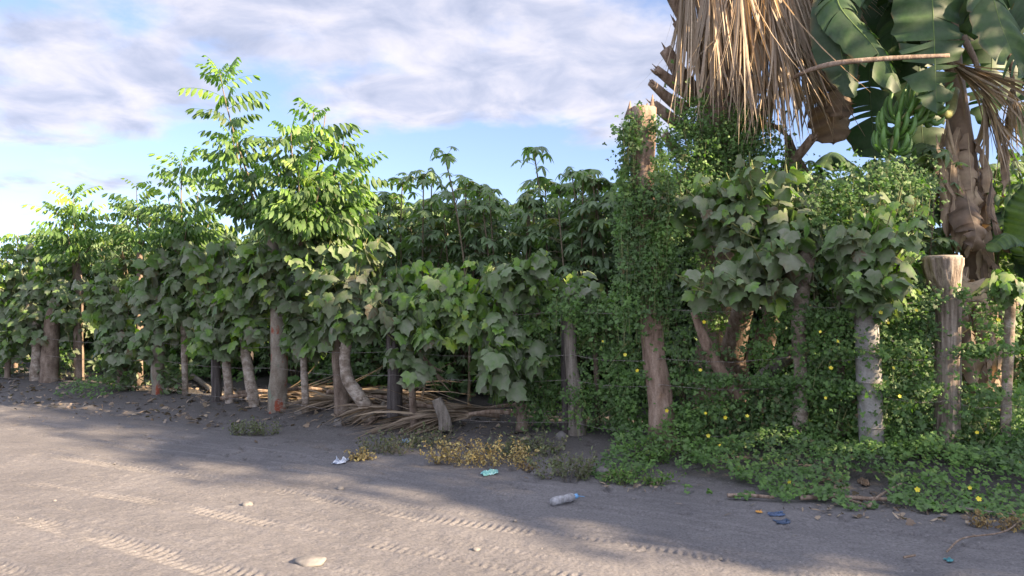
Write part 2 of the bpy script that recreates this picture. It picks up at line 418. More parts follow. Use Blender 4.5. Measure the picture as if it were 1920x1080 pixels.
def trunk(root, path, rpx, Y, m, sides=14, rough=.22, fiss=0, name='trunk', knobs=0, sink=.08, n=28, fa=9):
    """path in pixels with half-widths in pixels"""
    mb = MB()
    pts = [P(x, y, Y) for x, y in path]; rr = [r * Y / FPX for r in rpx]
    if sink: pts = [pts[0] + V(0, 0, -sink)] + pts; rr = [rr[0] * 1.08] + rr
    tube(mb, pts, rr, sides, n, rough, RNG.integers(1, 999), fiss, fa=fa)
    q, r = resample(pts, rr, 40)
    for k in range(knobs):
        i = RNG.integers(5, 38); a = RNG.uniform(0, 6.28)
        d = V(math.cos(a), math.sin(a), RNG.uniform(.1, .6)); c = q[i] + d * r[i] * .75
        tube(mb, [c - d*r[i]*.5, c, c + d * r[i] * .45], [r[i]*.5, r[i]*.42, r[i]*.2], 8, 5, .3, k)
    mb.build(name, m, root)
    return pts[-1]

def tree(name, label, path, rpx, m, cat='tree', group='living fence trees along the road', dY=0, **k):
    Y = Yf(path[0][0]) + dY
    root = thing(name, label, cat, P(path[0][0], path[0][1], Y), group)
    top = trunk(root, path, rpx, Y, m, **k)
    return root, top, Y

# ------------------------------------------------------------------ the living fence, left to right
r, t, Y = tree('fence_tree', 'leafy fence tree with thin brown stem at the far left edge of the hedge', [(14, 704), (16, 640), (12, 590)], [5, 4.5, 4], M_BARK_BROWN)
jat_crown(r, [t], [(0, 560, 62, 95), (15, 470, 50, 45), (60, 470, 40, 30), (10, 650, 45, 35)], 40, 12, .2, .12, .6, .5, Y)
r, t, Y = tree('fence_tree', 'pale slim fence tree standing against the thick trunk at the left end of the hedge', [(67, 713), (70, 650), (66, 598)], [11, 10, 9], M_BARK_PALE)
jat_crown(r, [t], [(58, 545, 50, 60), (40, 630, 45, 60)], 26, 11, .2, .05, .7, .4, Y)
r, t, Y = tree('fence_tree', 'thick forked fence tree with brown bark at the left end of the hedge', [(93, 715), (95, 650), (100, 595), (112, 560)], [16, 14, 13, 9], M_BARK_BROWN, knobs=3)
jat_crown(r, [t], [(105, 500, 55, 60), (130, 570, 45, 70), (150, 640, 40, 40)], 32, 12, .2, .06, .7, .45, Y)
r, t, Y = tree('feathery_leaved_tree', 'round topped tree of feathery yellow green leaves at the left of the hedge', [(148, 706), (147, 620), (146, 520), (142, 490)], [9, 8, 8, 7], M_BARK_BROWN, dY=.5)
pin_crown(r, t, [(138, 345, 0, 32), (165, 372, .2, 18), (105, 378, -.2, 18), (85, 420, .3, 14), (180, 420, -.3, 14), (125, 410, -.5, 16), (150, 455, -.6, 10)], 0, .5, Y)
r, t, Y = tree('feathery_leaved_tree', 'small tree with sparse yellow feathery leaves at the left edge', [(28, 700), (28, 560), (30, 490)], [5, 5, 4], M_BARK_BROWN, dY=.9)
pin_crown(r, t, [(35, 418, 0, 12), (5, 432, .2, 12), (62, 445, .2, 10)], 0, .42, Y)
r, t, Y = tree('fence_tree', 'fence tree with dusty leaves down to the ground beside the grassy patch', [(229, 732), (226, 660), (222, 590)], [8, 8, 7], M_BARK_BROWN, knobs=2)
jat_crown(r, [t], [(195, 545, 55, 75), (225, 650, 45, 50), (235, 700, 35, 25)], 30, 12, .2, .05, .8, .45, Y)
r, t, Y = tree('feathery_leaved_tree', 'slender tree with three feathery leaved tops second from the left', [(262, 735), (262, 600), (262, 470)], [6, 6, 5], M_BARK_BROWN, dY=.7)
pin_crown(r, t, [(256, 334, 0, 28), (230, 372, .2, 14), (285, 378, -.2, 14), (212, 405, 0, 10), (262, 420, -.4, 14)], 0, .46, Y)
r, t, Y = tree('fence_tree', 'fence tree with peeling reddish trunk left of the thin whitish stem', [(298, 738), (297, 660), (301, 590)], [13, 12, 10], M_BARK_RED, knobs=3)
jat_crown(r, [t], [(285, 520, 55, 70), (295, 630, 50, 60), (270, 680, 35, 30)], 40, 12, .2, .04, .8, .45, Y)
r, t, Y = tree('feathery_leaved_tree', 'bushy tree whose narrow feathery top rises above the hedge left of the tallest shoot', [(347, 745), (345, 640), (340, 480)], [6, 5.5, 5], M_BARK_PALE, dY=.2)
pin_crown(r, t, [(340, 286, 0, 34), (315, 345, .2, 14), (372, 345, -.2, 18), (300, 395, 0, 14), (395, 395, .1, 14), (350, 400, -.5, 18)], 0, .5, Y)
jat_crown(r, [P(340, 520, Y)], [(345, 470, 60, 50), (340, 560, 55, 60), (350, 640, 45, 40)], 38, 12, .21, .06, .6, .45, Y - .1, name='lower_crown')
r, t, Y = tree('fence_post', 'short dark round fence post under the dusty leaves', [(406, 751), (405, 700), (404, 640)], [9.5, 9, 8.5], M_BARK_DARK, cat='post', group='wooden fence posts', fiss=.06)
r, t, Y = tree('fence_tree', 'narrow pale fence tree beside the short dark round post', [(430, 753), (426, 700), (420, 640)], [8, 7.5, 7], M_BARK_PALE, knobs=2)
jat_crown(r, [t], [(405, 560, 55, 80), (400, 480, 60, 50), (405, 655, 50, 35)], 44, 13, .21, .05, .8, .45, Y)
r, t, Y = tree('fence_tree', 'leaning fence tree with knotty pale trunk left of the red blotched trunk', [(477, 764), (468, 710), (460, 660), (456, 600)], [11, 10, 9, 8], M_BARK_PALE, knobs=5)
jat_crown(r, [t], [(470, 540, 60, 80), (465, 470, 50, 40), (475, 625, 50, 35)], 42, 13, .22, .16, .7, .45, Y)
r, t, Y = tree('fence_post', 'thin dark grey post leaning behind the knotty pale trunk', [(461, 757), (466, 700), (470, 640)], [7, 6.5, 6], M_BARK_DARK, cat='post', group='wooden fence posts', dY=.35)
r, t, Y = tree('feathery_leaved_tree', 'tallest feathery tree with thick red blotched lower trunk', [(520, 769), (523, 680), (520, 580), (514, 480), (508, 425)], [17, 16, 13, 11, 13], M_BARK_RED, knobs=4, n=40, sides=18)
pin_crown(r, t, [(412, 122, 0, 46), (435, 240, -.2, 20), (405, 285, .2, 18), (430, 340, -.3, 16), (470, 340, -.4, 14), (470, 385, .3, 12)], 0, .52, Y)
jat_crown(r, [P(518, 560, Y - .1)], [(520, 520, 55, 55), (500, 460, 45, 40), (555, 570, 40, 40)], 24, 12, .22, .1, .7, .4, Y - .15, name='lower_crown')
r, t, Y = tree('fence_tree', 'very thin whitish fence stem between the red blotched trunk and the twin trunks', [(573, 774), (571, 710), (568, 640)], [7, 6.5, 6], M_BARK_PALE, knobs=3)
jat_crown(r, [t], [(585, 600, 50, 55), (575, 665, 40, 32)], 24, 11, .22, .03, .8, .35, Y)
r, t, Y = tree('feathery_leaved_tree', 'broad feathery tree fanning from a pollarded head above a brown trunk', [(642, 768), (636, 690), (628, 600), (600, 520), (575, 480), (562, 452)], [14, 12, 12, 13, 15, 17], M_BARK_BROWN, knobs=5, n=40, sides=18)
pin_crown(r, t, [(588, 195, 0, 34), (610, 200, .3, 24), (545, 225, -.3, 26), (645, 250, 0, 28), (680, 285, .2, 22), (520, 300, .2, 22), (640, 320, -.4, 24), (560, 300, -.5, 24), (600, 330, -.6, 24), (665, 370, .2, 20), (530, 370, -.3, 18), (620, 385, -.5, 20), (575, 390, -.6, 16)], 0, .52, Y)
jat_crown(r, [P(600, 520, Y - .1)], [(650, 420, 60, 50), (560, 400, 60, 40), (610, 480, 70, 40)], 34, 11, .2, .08, .4, .45, Y - .1, name='lower_crown')
r, t, Y = tree('fence_tree', 'pale fence tree with a crooked elbow near the ground beside the brown pollard', [(692, 777), (672, 742), (654, 715), (647, 680), (651, 630), (655, 590)], [13, 12, 11, 10, 10, 9], M_BARK_PALE, knobs=6, n=40, dY=-.15)
jat_crown(r, [t], [(650, 540, 75, 60), (635, 610, 60, 40), (690, 490, 45, 60), (700, 600, 40, 40)], 46, 12, .24, .05, .8, .4, Y)
r, t, Y = tree('fence_post', 'tall split dark grey post behind the dry frond pile', [(739, 772), (741, 700), (736, 630), (731, 560)], [15, 14, 13, 10], M_BARK_DARK, cat='post', group='wooden fence posts', fiss=.10, rough=.2)
r, t, Y = tree('fence_tree', 'thin straight stem carrying the brightest green lobed leaves', [(776, 803), (774, 750), (772, 690), (772, 660)], [7, 6.5, 6, 5.5], M_BARK_BROWN, knobs=2)
jat_crown(r, [t, P(800, 620, Y), P(850, 600, Y)], [(835, 600, 70, 70), (800, 530, 60, 55), (870, 520, 50, 50), (890, 590, 45, 60)], 46, 12, .19, .75, .2, .4, Y)
jat_crown(r, [t], [(770, 680, 40, 45), (730, 600, 40, 40), (735, 530, 50, 45)], 18, 9, .2, .0, .9, .35, Y, name='lower_crown')
r, t, Y = tree('tree_stump', 'short pale stump poking out of the dry fronds', [(834, 793), (828, 770), (818, 748)], [12, 11, 9], M_BARK_GREY, cat='stump', group=None, rough=.3)
r, t, Y = tree('fence_tree', 'reddish fence tree with big dusty leaves hanging low left of the split post', [(978, 795), (972, 720), (966, 640), (960, 560), (955, 520)], [11, 10, 9, 8, 6], M_BARK_BROWN, knobs=3)
jat_crown(r, [t, P(966, 640, Y)], [(945, 530, 75, 60), (1010, 505, 60, 45), (925, 620, 55, 40), (1030, 570, 45, 45)], 44, 11, .205, .2, .4, .4, Y)
jat_crown(r, [P(968, 680, Y)], [(950, 690, 75, 50), (960, 640, 70, 40), (940, 730, 45, 25)], 20, 8, .24, .0, .8, .3, Y - .25, name='lower_crown', petioles=True)
# split pale post (two halves, one thing)
r, t, Y = tree('fence_post', 'split pale grey post in two halves right of the hanging dusty leaves', [(1082, 812), (1078, 740), (1070, 650), (1072, 600), (1080, 556)], [16, 14, 12, 12, 4], M_BARK_GREY, cat='post', group='wooden fence posts', fiss=.12, rough=.25, sides=24)
trunk(r, [(1061, 810), (1060, 700), (1060, 620), (1058, 585)], [8, 8, 8, 7], Y + .12, M_BARK_DARK, fiss=.1, name='dark_half')
r, t, Y = tree('fence_tree', 'low shrub with a few broad leaves on top of the split pale post', [(1120, 818), (1118, 700), (1112, 600)], [5, 5, 4], M_BARK_BROWN, dY=.35)
jat_crown(r, [t], [(1090, 560, 55, 35), (1060, 520, 40, 30)], 12, 9, .22, .1, .6, .3, Y)
# tall dead trunk
TY = Yf(1242)
r, t, Y = tree('dead_tree', 'tall bare dead trunk with broken top wrapped in small leaved vine', [(1242, 836), (1238, 760), (1226, 660), (1217, 560), (1208, 430), (1204, 300), (1205, 203)], [30, 24, 21, 21, 22, 24, 25], M_BARK_TALL, group=None, n=70, sides=30, rough=.16, fiss=.06, knobs=3)
sp = MB()
for (x, y, h) in ((1180, 208, 22), (1222, 204, 30), (1212, 206, 16), (1196, 206, 14)):
    c = P(x, y + 14, Y - .02)
    tube(sp, [c, c + V(0, 0, .06), c + V(.01, 0, .06 + h * Y / FPX)], [.05, .03, .004], 6, 5, .3, h)
sp.build('splinters', M_BARK_TALL, r)
# pale knobby tree in front of the palm
r, t, Y = tree('fence_tree', 'pale knobby fence tree with large dusty leaves in front of the palm', [(1501, 842), (1500, 760), (1500, 690), (1497, 610), (1505, 540), (1512, 470)], [17, 14, 12, 13, 15, 18], M_BARK_PALE, knobs=7, n=50, sides=18)
jat_crown(r, [t, P(1440, 450, Y)], [(1400, 400, 120, 90), (1500, 430, 55, 55), (1300, 380, 75, 75), (1440, 320, 70, 45)], 46, 8, .215, .12, .6, .4, Y, .013, True)
jat_crown(r, [P(1508, 520, Y), P(1460, 560, Y - .1)], [(1340, 500, 80, 50), (1420, 500, 60, 50), (1320, 540, 40, 35), (1460, 470, 50, 40)], 24, 7, .225, .05, .85, .3, Y - .3, .012, True, name='lower_crown')
r, t, Y = tree('fence_post', 'thin brown knotty stick post between the pale knobby tree and the smooth grey trunk', [(1577, 800), (1576, 700), (1573, 600), (1580, 510)], [9, 8, 7, 6.5], M_BARK_BROWN, cat='post', group='wooden fence posts', knobs=6, dY=.25)
r, t, Y = tree('fence_tree', 'smooth grey straight trunk ringed with wire and crowned with dusty leaves', [(1637, 866), (1633, 800), (1629, 700), (1624, 600), (1620, 540)], [22, 21.5, 22, 21, 20], M_BARK_SMOOTH, rough=.05, n=50, sides=26)
for yy in (653, 716, 800):
    rg = MB(); c = P(np.interp(yy, [600, 866], [1624, 1637]), yy, Y); a = np.linspace(0, 2*math.pi, 29)
    tube(rg, c + .022 * 0 + np.column_stack([np.cos(a), np.sin(a), a * 0]) * (22.5 * Y / FPX + .004), .004, 5, cap=False)
    rg.build('wire_ring', M_WIRE, r)
jat_crown(r, [t], [(1660, 410, 90, 75), (1690, 480, 70, 60), (1600, 470, 55, 60)], 38, 8, .20, .1, .65, .4, Y, .012, True)
jat_crown(r, [t], [(1650, 540, 70, 60), (1600, 560, 50, 40)], 14, 7, .20, .2, .7, .25, Y - .2, .012, True, name='lower_crown')
r, t, Y = tree('fence_post', 'thin bleached stick leaning between the smooth grey trunk and the flared log post', [(1722, 800), (1712, 700), (1696, 610)], [6, 6, 5], M_BARK_PALE, cat='post', group='wooden fence posts', dY=.3)
# flared log post
r, t, Y = tree('fence_post', 'stout furrowed log post flaring to a sawn top at the right', [(1776, 856), (1776, 780), (1777, 680), (1778, 600), (1775, 545), (1768, 500), (1768, 484)], [24, 22.5, 22.5, 22.5, 24, 35, 36], M_BARK_LOG, cat='post', group='wooden fence posts', n=90, sides=64, rough=.06, fiss=.13, fa=11)
cp = MB(); a = np.linspace(0, 2*math.pi, 32, endpoint=False); c = P(1768, 482, Y)
rr = 33 * Y / FPX * (1 + .08 * np.sin(3 * a))
tube(cp, [c - V(0, 0, .02), c + V(0, 0, .006), c + V(0, 0, .012)], [33*Y/FPX, 32.5*Y/FPX, 30*Y/FPX], 32, rough=.08, seed=3)
cp.build('sawn_top', M_CUT, r)
r, t, Y = tree('fence_tree', 'slim pale fence tree at the right edge beside the banana plant', [(1884, 822), (1887, 740), (1891, 650), (1895, 560)], [9, 9, 9, 8], M_BARK_PALE, knobs=4)
jat_crown(r, [t], [(1905, 540, 45, 30)], 5, 7, .2, .1, .6, .3, Y)

# ------------------------------------------------------------------ barbed wires
def wire(label, zs):
    pts = [(-60, 0), (92, 1), (298, 2), (520, 3), (738, 4), (1075, 5), (1242, 6), (1500, 7), (1637, 8), (1776, 9), (1890, 10), (2150, 11)]
    hw = [6, 16, 13, 17, 15, 16, 26, 14, 23, 24, 9, 10]
    mb = MB(); path = []
    for (px, i), w, z in zip(pts, hw, zs):
        Y = Yf(px); p = P(px, 560, Y - w * Y / FPX - .01); path.append(V(p[0], p[1], z + float(height(p[0], p[1])) * 0))
    full = []
    for a, b in zip(path[:-1], path[1:]):
        for s in np.linspace(0, 1, 14, endpoint=False):
            full.append(a + (b - a) * s + V(0, 0, -.05 * 4 * s * (1 - s) * RNG.uniform(.8, 1)))
    full.append(path[-1]); full = np.array(full)
    tube(mb, full, .0019, 5, cap=True)
    d = np.diff(full, axis=0)
    for i in range(len(d)):
        for q in (.25, .75):
            c = full[i] + d[i] * q; r1 = RNG.normal(0, 1, 3) * .012
            tube(mb, [c - r1, c + r1 * .2, c + r1], .0016, 3, cap=False)
    o = mb.build('barbed_wire', M_WIRE, loc=path[5]); tag(o, label, 'wire', 'barbed wires strung along the fence')
wire('topmost barbed wire strand running along the fence at about chest height', [1.25, 1.3, 1.32, 1.35, 1.4, 1.48, 1.5, 1.54, 1.58, 1.62, 1.65, 1.7])
wire('second barbed wire strand from the top of the fence', [.85, .9, .93, .96, .98, .99, 1.0, 1.05, 1.08, 1.09, 1.1, 1.12])
wire('third barbed wire strand from the top of the fence', [.55, .6, .66, .68, .7, .72, .74, .76, .74, .68, .66, .66])
wire('lowest barbed wire strand of the fence close to the ground', [.2, .22, .24, .25, .26, .26, .28, .3, .28, .2, .24, .24])

# ------------------------------------------------------------------ small-leaved flowering vine
def vine_leaves(mb, c, size, outward, tint0=.45, jit=.5):
    n = len(c)
    z = np.broadcast_to(np.asarray(outward, float), (n, 3)) + RNG.normal(0, jit, (n, 3))
    x = RNG.normal(0, 1, (n, 3))
    M = basis(x, z)
    # keep z as the facing axis
    zz = z / np.linalg.norm(z, axis=1)[:, None]; xx = x - zz * np.sum(x*zz, 1)[:, None]; xx /= np.linalg.norm(xx, axis=1)[:, None]
    M = np.stack([xx, np.cross(zz, xx), zz], -1)
    s = size * (.5 + 1.2 * RNG.uniform(0, 1, n) ** 1.6)
    ti = np.clip(RNG.normal(tint0, .14, n) + .9 * (fbm(c[:, 0] * 3.1 + c[:, 1], c[:, 2] * 3.1, 3, 17) - .45), 0, 1)
    for q in range(4):
        k = np.arange(n) % 4 == q
        mb.scatter(T_VIN[q], M[k] * s[k][:, None, None], c[k], ti[k])
def flowers(root, pts, name='flower', r=.015):
    for p in pts:
        mb = MB(); z = np.array([[RNG.normal(0, .4), -1, RNG.uniform(0, .8)]]); x = np.array([[1, RNG.normal(0, .3), .2]])
        zz = z / np.linalg.norm(z); xx = x - zz * np.sum(x * zz); xx /= np.linalg.norm(xx)
        M = np.stack([xx, np.cross(zz, xx), zz], -1) * r * RNG.uniform(.8, 1.2)
        mb.scatter(T_FLO, M, np.array([p]), RNG.uniform(0, 1, 1))
        mb.build(name, M_FLOWER, root)
CAMV = V(-.2, -.85, .5)
def vine_bay(label, x0, x1, blobs, per, wires, fl, dens=1.0, size=.026):
    xm = (x0 + x1) / 2; root = thing('flowering_vine', label, 'vine', G(xm, base_y(xm)), 'flowering vines on the fence')
    mb, sm = MB(), MB(); cs = []
    for (px, py, rx, ry, ncl) in blobs:
        for k in range(ncl):
            a, r = RNG.uniform(0, 6.28), math.sqrt(RNG.uniform(0, 1))
            x, y = px + rx*r*math.cos(a), py + ry*r*math.sin(a)
            Y = Yf(x) + RNG.uniform(-.13, .42)
            c = P(x, y, Y); 
            g = float(height(c[0], c[1]))
            if c[2] < g + .03: c[2] = g + RNG.uniform(.03, .12)
            n = int(per * RNG.uniform(.5, 1.4)); R = RNG.uniform(.06, .15)
            q = c + RNG.normal(0, 1, (n, 3)) * V(R*1.3, R, R*.62)
            q[:, 2] = np.maximum(q[:, 2], height(q[:, 0], q[:, 1]) + .015)
            cs.append(q)
            b = c + RNG.normal(0, .2, 3) * V(1, .5, 0); b[2] = max(g + .05, c[2] - RNG.uniform(.1, .4))
            tube(sm, shoot_path(b, c, -.2, 5), .0022, 3, cap=False)
    for (ya, yb, nw) in wires:
        xs = RNG.uniform(x0, x1, nw)
        cl = fbm(xs * .035, xs * 0 + ya, 3, int(ya)); xs = xs[cl > .34]
        for x in xs:
            y = ya + (yb - ya) * (x - x0) / (x1 - x0)
            c = P(x, y, Yf(x) - .14); n = int(RNG.uniform(4, 11))
            cs.append(c + RNG.normal(0, 1, (n, 3)) * V(.05, .045, .03) - V(0, 0, 1) * np.abs(RNG.normal(0, .03, (n, 1))))
    c = np.concatenate(cs)
    vine_leaves(mb, c, size, CAMV, .45, .55)
    mb.build('foliage', M_VINE, root); sm.build('creeper', M_SHOOT, root)
    flowers(root, [P(x, y, Yf(x) - .38) for x, y in fl])
PER = 62
vine_bay('flowering vine over the wires between the split pale post and the tall dead trunk', 1090, 1215, [(1150, 750, 65, 60, 34), (1140, 640, 50, 45, 12), (1120, 600, 55, 22, 12), (1190, 690, 30, 60, 10)], PER, [(690, 705, 60), (612, 600, 50)], [(1195, 695), (1130, 640), (1172, 665)])
vine_bay('flowering vine heaped between the tall dead trunk and the pale knobby tree', 1260, 1490, [(1370, 785, 120, 35, 54), (1280, 720, 30, 50, 10), (1450, 735, 50, 35, 18), (1445, 640, 35, 40, 7), (1275, 640, 25, 60, 7), (1465, 600, 30, 30, 7)], PER, [(705, 715, 80), (655, 655, 30)], [(1313, 694), (1323, 775), (1360, 783), (1401, 780), (1328, 817), (1320, 604), (1250, 770)])
vine_bay('flowering vine filling the gap between the pale knobby tree and the smooth grey trunk', 1515, 1610, [(1560, 780, 60, 55, 36), (1555, 660, 40, 50, 20), (1590, 620, 30, 40, 10), (1540, 590, 30, 40, 10), (1565, 720, 45, 30, 14)], PER, [(660, 655, 40), (720, 725, 50), (600, 585, 30)], [(1558, 690), (1548, 746), (1538, 622), (1570, 640)])
vine_bay('flowering vine filling the gap between the smooth grey trunk and the flared log post', 1650, 1750, [(1700, 790, 60, 60, 42), (1700, 690, 50, 50, 24), (1700, 610, 45, 40, 18), (1690, 560, 40, 35, 12), (1650, 640, 20, 50, 8)], PER, [(655, 655, 40), (722, 728, 50), (590, 560, 40)], [(1675, 690), (1687, 743), (1720, 841), (1651, 586), (1718, 582), (1665, 605)])
vine_bay('flowering vine over the ground and wires right of the flared log post', 1795, 1925, [(1860, 850, 70, 45, 50), (1840, 760, 40, 30, 12), (1870, 610, 25, 40, 8), (1900, 760, 30, 60, 12)], PER, [(548, 540, 90), (655, 650, 90), (735, 735, 30)], [(1832, 811), (1908, 870), (1872, 600)])
# bits of vine wrapping the trunks and climbing the posts in the middle
def climbing(label, blobs, per, size=.022, sprigs=(), R0=(.05, .12), dYr=(-.25, .25), Ybase=None, grp=None):
    px = blobs[0][0]; Yb = Ybase or Yf(px)
    root = thing('climbing_vine', label, 'vine', P(px, base_y(px), Yb), grp)
    mb, sm = MB(), MB(); cs = []
    for (x0, y0, rx, ry, ncl) in blobs:
        for k in range(ncl):
            a, r = RNG.uniform(0, 6.28), math.sqrt(RNG.uniform(0, 1))
            c = P(x0 + rx*r*math.cos(a), y0 + ry*r*math.sin(a), Yb + RNG.uniform(*dYr))
            R = RNG.uniform(*R0); n = int(per * RNG.uniform(.5, 1.4))
            cs.append(c + RNG.normal(0, 1, (n, 3)) * V(R, R*.8, R*1.1))
            tube(sm, [c + V(0, 0, -.3), c + RNG.normal(0, .03, 3), c + V(RNG.normal(0, .03), 0, .1)], .002, 3, cap=False)
    for (x0, y0, x1, y1) in sprigs:
        a, b = P(x0, y0, Yb - .2), P(x1, y1, Yb - .25)
        p = shoot_path(a, b, .2, 9); tube(sm, p, .002, 3, cap=False)
        cs.append(np.repeat(p, 6, 0) + RNG.normal(0, .018, (len(p)*6, 3)))
    vine_leaves(mb, np.concatenate(cs), size, CAMV, .5, .6)
    mb.build('foliage', M_VINE, root); sm.build('creeper', M_SHOOT, root)
    return root
climbing('small leaved vine wrapped round the tall dead trunk up to its broken top', [(1208, 450, 46, 110, 70), (1182, 330, 18, 110, 34), (1240, 350, 22, 60, 22), (1225, 560, 35, 50, 22), (1205, 240, 26, 30, 8), (1185, 560, 30, 60, 18), (1228, 480, 40, 60, 24)], 60, .024,
         [(1180, 240, 1165, 330), (1172, 300, 1158, 345), (1235, 260, 1245, 310), (1185, 215, 1178, 260), (1230, 225, 1242, 300), (1175, 250, 1168, 300)], (.035, .085), (-.30, .05), TY)
climbing('vine draped over the old palm leaf bases behind the large dusty leaves', [(1340, 290, 75, 60, 50), (1440, 320, 70, 50, 34), (1275, 330, 35, 70, 20), (1300, 420, 60, 100, 46), (1400, 260, 60, 50, 26), (1350, 560, 40, 50, 12), (1290, 230, 30, 50, 16), (1450, 470, 50, 50, 20)], 55, .026, (), (.06, .14), (-.3, .1), 8.6)
climbing('vine tangled through the leaves hanging over the smooth grey trunk', [(1640, 440, 60, 50, 36), (1640, 500, 35, 60, 20), (1600, 350, 80, 35, 30), (1700, 345, 60, 30, 22), (1560, 400, 40, 60, 20)], 50, .026, (), (.06, .13), (-.1, .4), Yf(1640) + .25)
climbing('vine climbing the reddish stem between the hanging dusty leaves and the split post', [(1005, 740, 40, 55, 24), (990, 640, 30, 60, 14), (1030, 660, 25, 40, 8), (1010, 590, 30, 20, 6)], 55, .024, (), (.05, .11), (-.15, .3))
climbing('vine spilling over the top of the split pale post', [(1075, 575, 45, 18, 9), (1120, 590, 40, 16, 9), (1085, 760, 22, 30, 6)], 50, .024, (), (.04, .08), (-.3, -.1))

# ------------------------------------------------------------------ cassava crop
def cassava_mesh(seed, hgt, n_leaf, tall=False):
    global RNG
    keep = RNG; RNG = np.random.default_rng(seed + 900)
    mb, sm = MB(), MB()
    stems = 1 if tall else 5
    for s in range(stems):
        az = RNG.uniform(0, 6.28); rr_ = RNG.uniform(.25, .6); top = V(math.cos(az)*rr_, math.sin(az)*rr_, hgt * RNG.uniform(.88, 1))
        if tall: top = V(-.32, 0, hgt)
        path = shoot_path(V(math.cos(az)*.03, math.sin(az)*.03, -.05), top, .05, 9)
        tube(sm, path, np.linspace(.02, .009, 9), 6, cap=False)
        nl = n_leaf // stems
        tt = (1 - RNG.uniform(0, 1, nl) ** (1.15 if not tall else 1.5) * (.85 if not tall else .62)); tt[:4] = 1
        idx = tt * 8; i0 = np.clip(idx.astype(int), 0, 7); f = (idx - i0)[:, None]
        pts = path[i0] * (1-f) + path[i0+1] * f
        a = np.arange(nl) * 2.4 + RNG.uniform(0, 6); el = np.where(tt > .95, RNG.uniform(.3, 1.4, nl), RNG.uniform(-.1, .6, nl))
        d = np.column_stack([np.cos(a), np.sin(a), el]); d /= np.linalg.norm(d, axis=1)[:, None]
        pl = RNG.uniform(.16, .34, nl) * np.where(tt > .97, .7, 1)
        q = pts + d * pl[:, None]
        for i in range(nl): tube(sm, [pts[i], pts[i] + (q[i]-pts[i])*.5 + V(0, 0, .015), q[i]], .003, 3, cap=False)
        x = d * V(1, 1, 0) + V(0, 0, -.25); M = basis(x, V(0, 0, 1) + d * .4, .15, RNG)
        sz = RNG.uniform(.15, .25, nl); ti = np.clip(.42 + (tt > .93) * .2 + RNG.normal(0, .16, nl), 0, 1)
        ti = np.where(RNG.uniform(size=nl) < .02, 1, ti)
        for k in range(3):
            m = np.arange(nl) % 3 == k
            mb.scatter(T_PAL[k], M[m] * sz[m][:, None, None], q[m], ti[m])
    RNG = keep
    return mb, sm
def cassava(loc, seed, h, nl, label, group, tall=False):
    root = thing('cassava_plant', label, 'cassava plant', loc, group)
    a, b = cassava_mesh(seed, h, nl, tall)
    for m in (a, b): m.v = [v + V(*loc) for v in m.v]
    a.build('leaves', M_CAS, root); b.build('branches', M_STEM, root)
    return root
def dup(root, loc, rz, sc, label, group):
    r = root.copy(); C.objects.link(r); r.location = loc; r.rotation_euler = (0, 0, rz); r.scale = (sc,)*3
    r['label'] = label
    if group: r['group'] = group
    for ch in list(root.children):
        c = ch.copy(); C.objects.link(c); c.parent = r
    return r
CG = 'cassava plants in the field behind the fence'
CL = 'leafy cassava plant with hand shaped leaves in the dense field behind the fence'
p = P(838, 560, 10.2); cassava((p[0] + .3, p[1], .1), 1, 3.42, 24, 'tall cassava plant rising above the crop left of centre', None, True)
p = P(1005, 560, 10.6); cassava((p[0] + .3, p[1], .1), 2, 3.55, 26, 'tall cassava plant rising above the crop right of centre', None, True)
protos = []
r0 = random.Random(5)
for v in (9.6, 10.4, 11.3, 12.4, 13.8, 15.5):
    for u in np.arange(-17, 5.6, .8 if v < 11 else 1.1):
        uu, vv = u + r0.uniform(-.3, .3), v + r0.uniform(-.25, .25)
        x, y = xy(uu, vv); px = 960 + x / y * FPX
        if px < -60 or px > 1990: continue
        h = 3.25 if px > 690 else 2.85
        if (v > 12 and px > 1250) or (px > 1690 and v < 11): continue
        h *= r0.uniform(.93, 1.02)
        if len(protos) < 4:
            q = cassava((x, y, .1), 10 + len(protos), 3.2, 320, CL, CG); protos.append(q); q.scale = (h / 3.2,)*3
        else:
            dup(r0.choice(protos), (x, y, .1), r0.uniform(0, 6.28), h / 3.2, CL, CG)

# ------------------------------------------------------------------ dry fronds
def strips(mb, hub, dirs, length, width, grav, n=7, tint=(.35, .9), fold=.35, curl=.12, stiff=.25):
    for d in dirs:
        L = length * RNG.uniform(.65, 1.15); p = np.array(hub, float) + RNG.normal(0, .015, 3); d = nrm(d).copy(); pts = [p.copy()]
        side0 = nrm(np.cross(d, UP) + RNG.normal(0, .5, 3)); cv = RNG.normal(0, curl, 3)
        for i in range(n - 1):
            s = (i + 1) / (n - 1)
            d = nrm(d + (V(0, 0, -grav) * s ** (1 + stiff) + cv) * (1.0 / (n - 1)) * 2)
            p = p + d * L / (n - 1); pts.append(p.copy())
        pts = np.array(pts); tg, a, b = frame_along(pts)
        s0 = side0 - tg * (tg @ side0)[:, None]; s0 /= np.maximum(1e-6, np.linalg.norm(s0, axis=1))[:, None]; nn = np.cross(tg, s0)
        w = width * RNG.uniform(.6, 1.2) * np.interp(np.linspace(0, 1, n), [0, .25, .7, 1], [.5, 1, .8, .08])[:, None]
        v = np.stack([pts - s0 * w + nn * w * fold, pts, pts + s0 * w + nn * w * fold], 1).reshape(-1, 3)
        f = []
        for i in range(n - 1):
            q = 3 * i; f += [(q, q+1, q+4, q+3), (q+1, q+2, q+5, q+4)]
        mb.add(v, np.array(f), np.clip(RNG.uniform(*tint), 0, 1))
def cone_dirs(axis, spread, n, flat=None):
    axis = nrm(axis); out = []
    for k in range(n):
        d = RNG.normal(0, 1, 3)
        if flat is not None: d = d - flat * np.dot(d, flat) * .9
        out.append(nrm(axis + nrm(d) * math.tan(spread) * RNG.uniform(0, 1) ** .7))
    return out
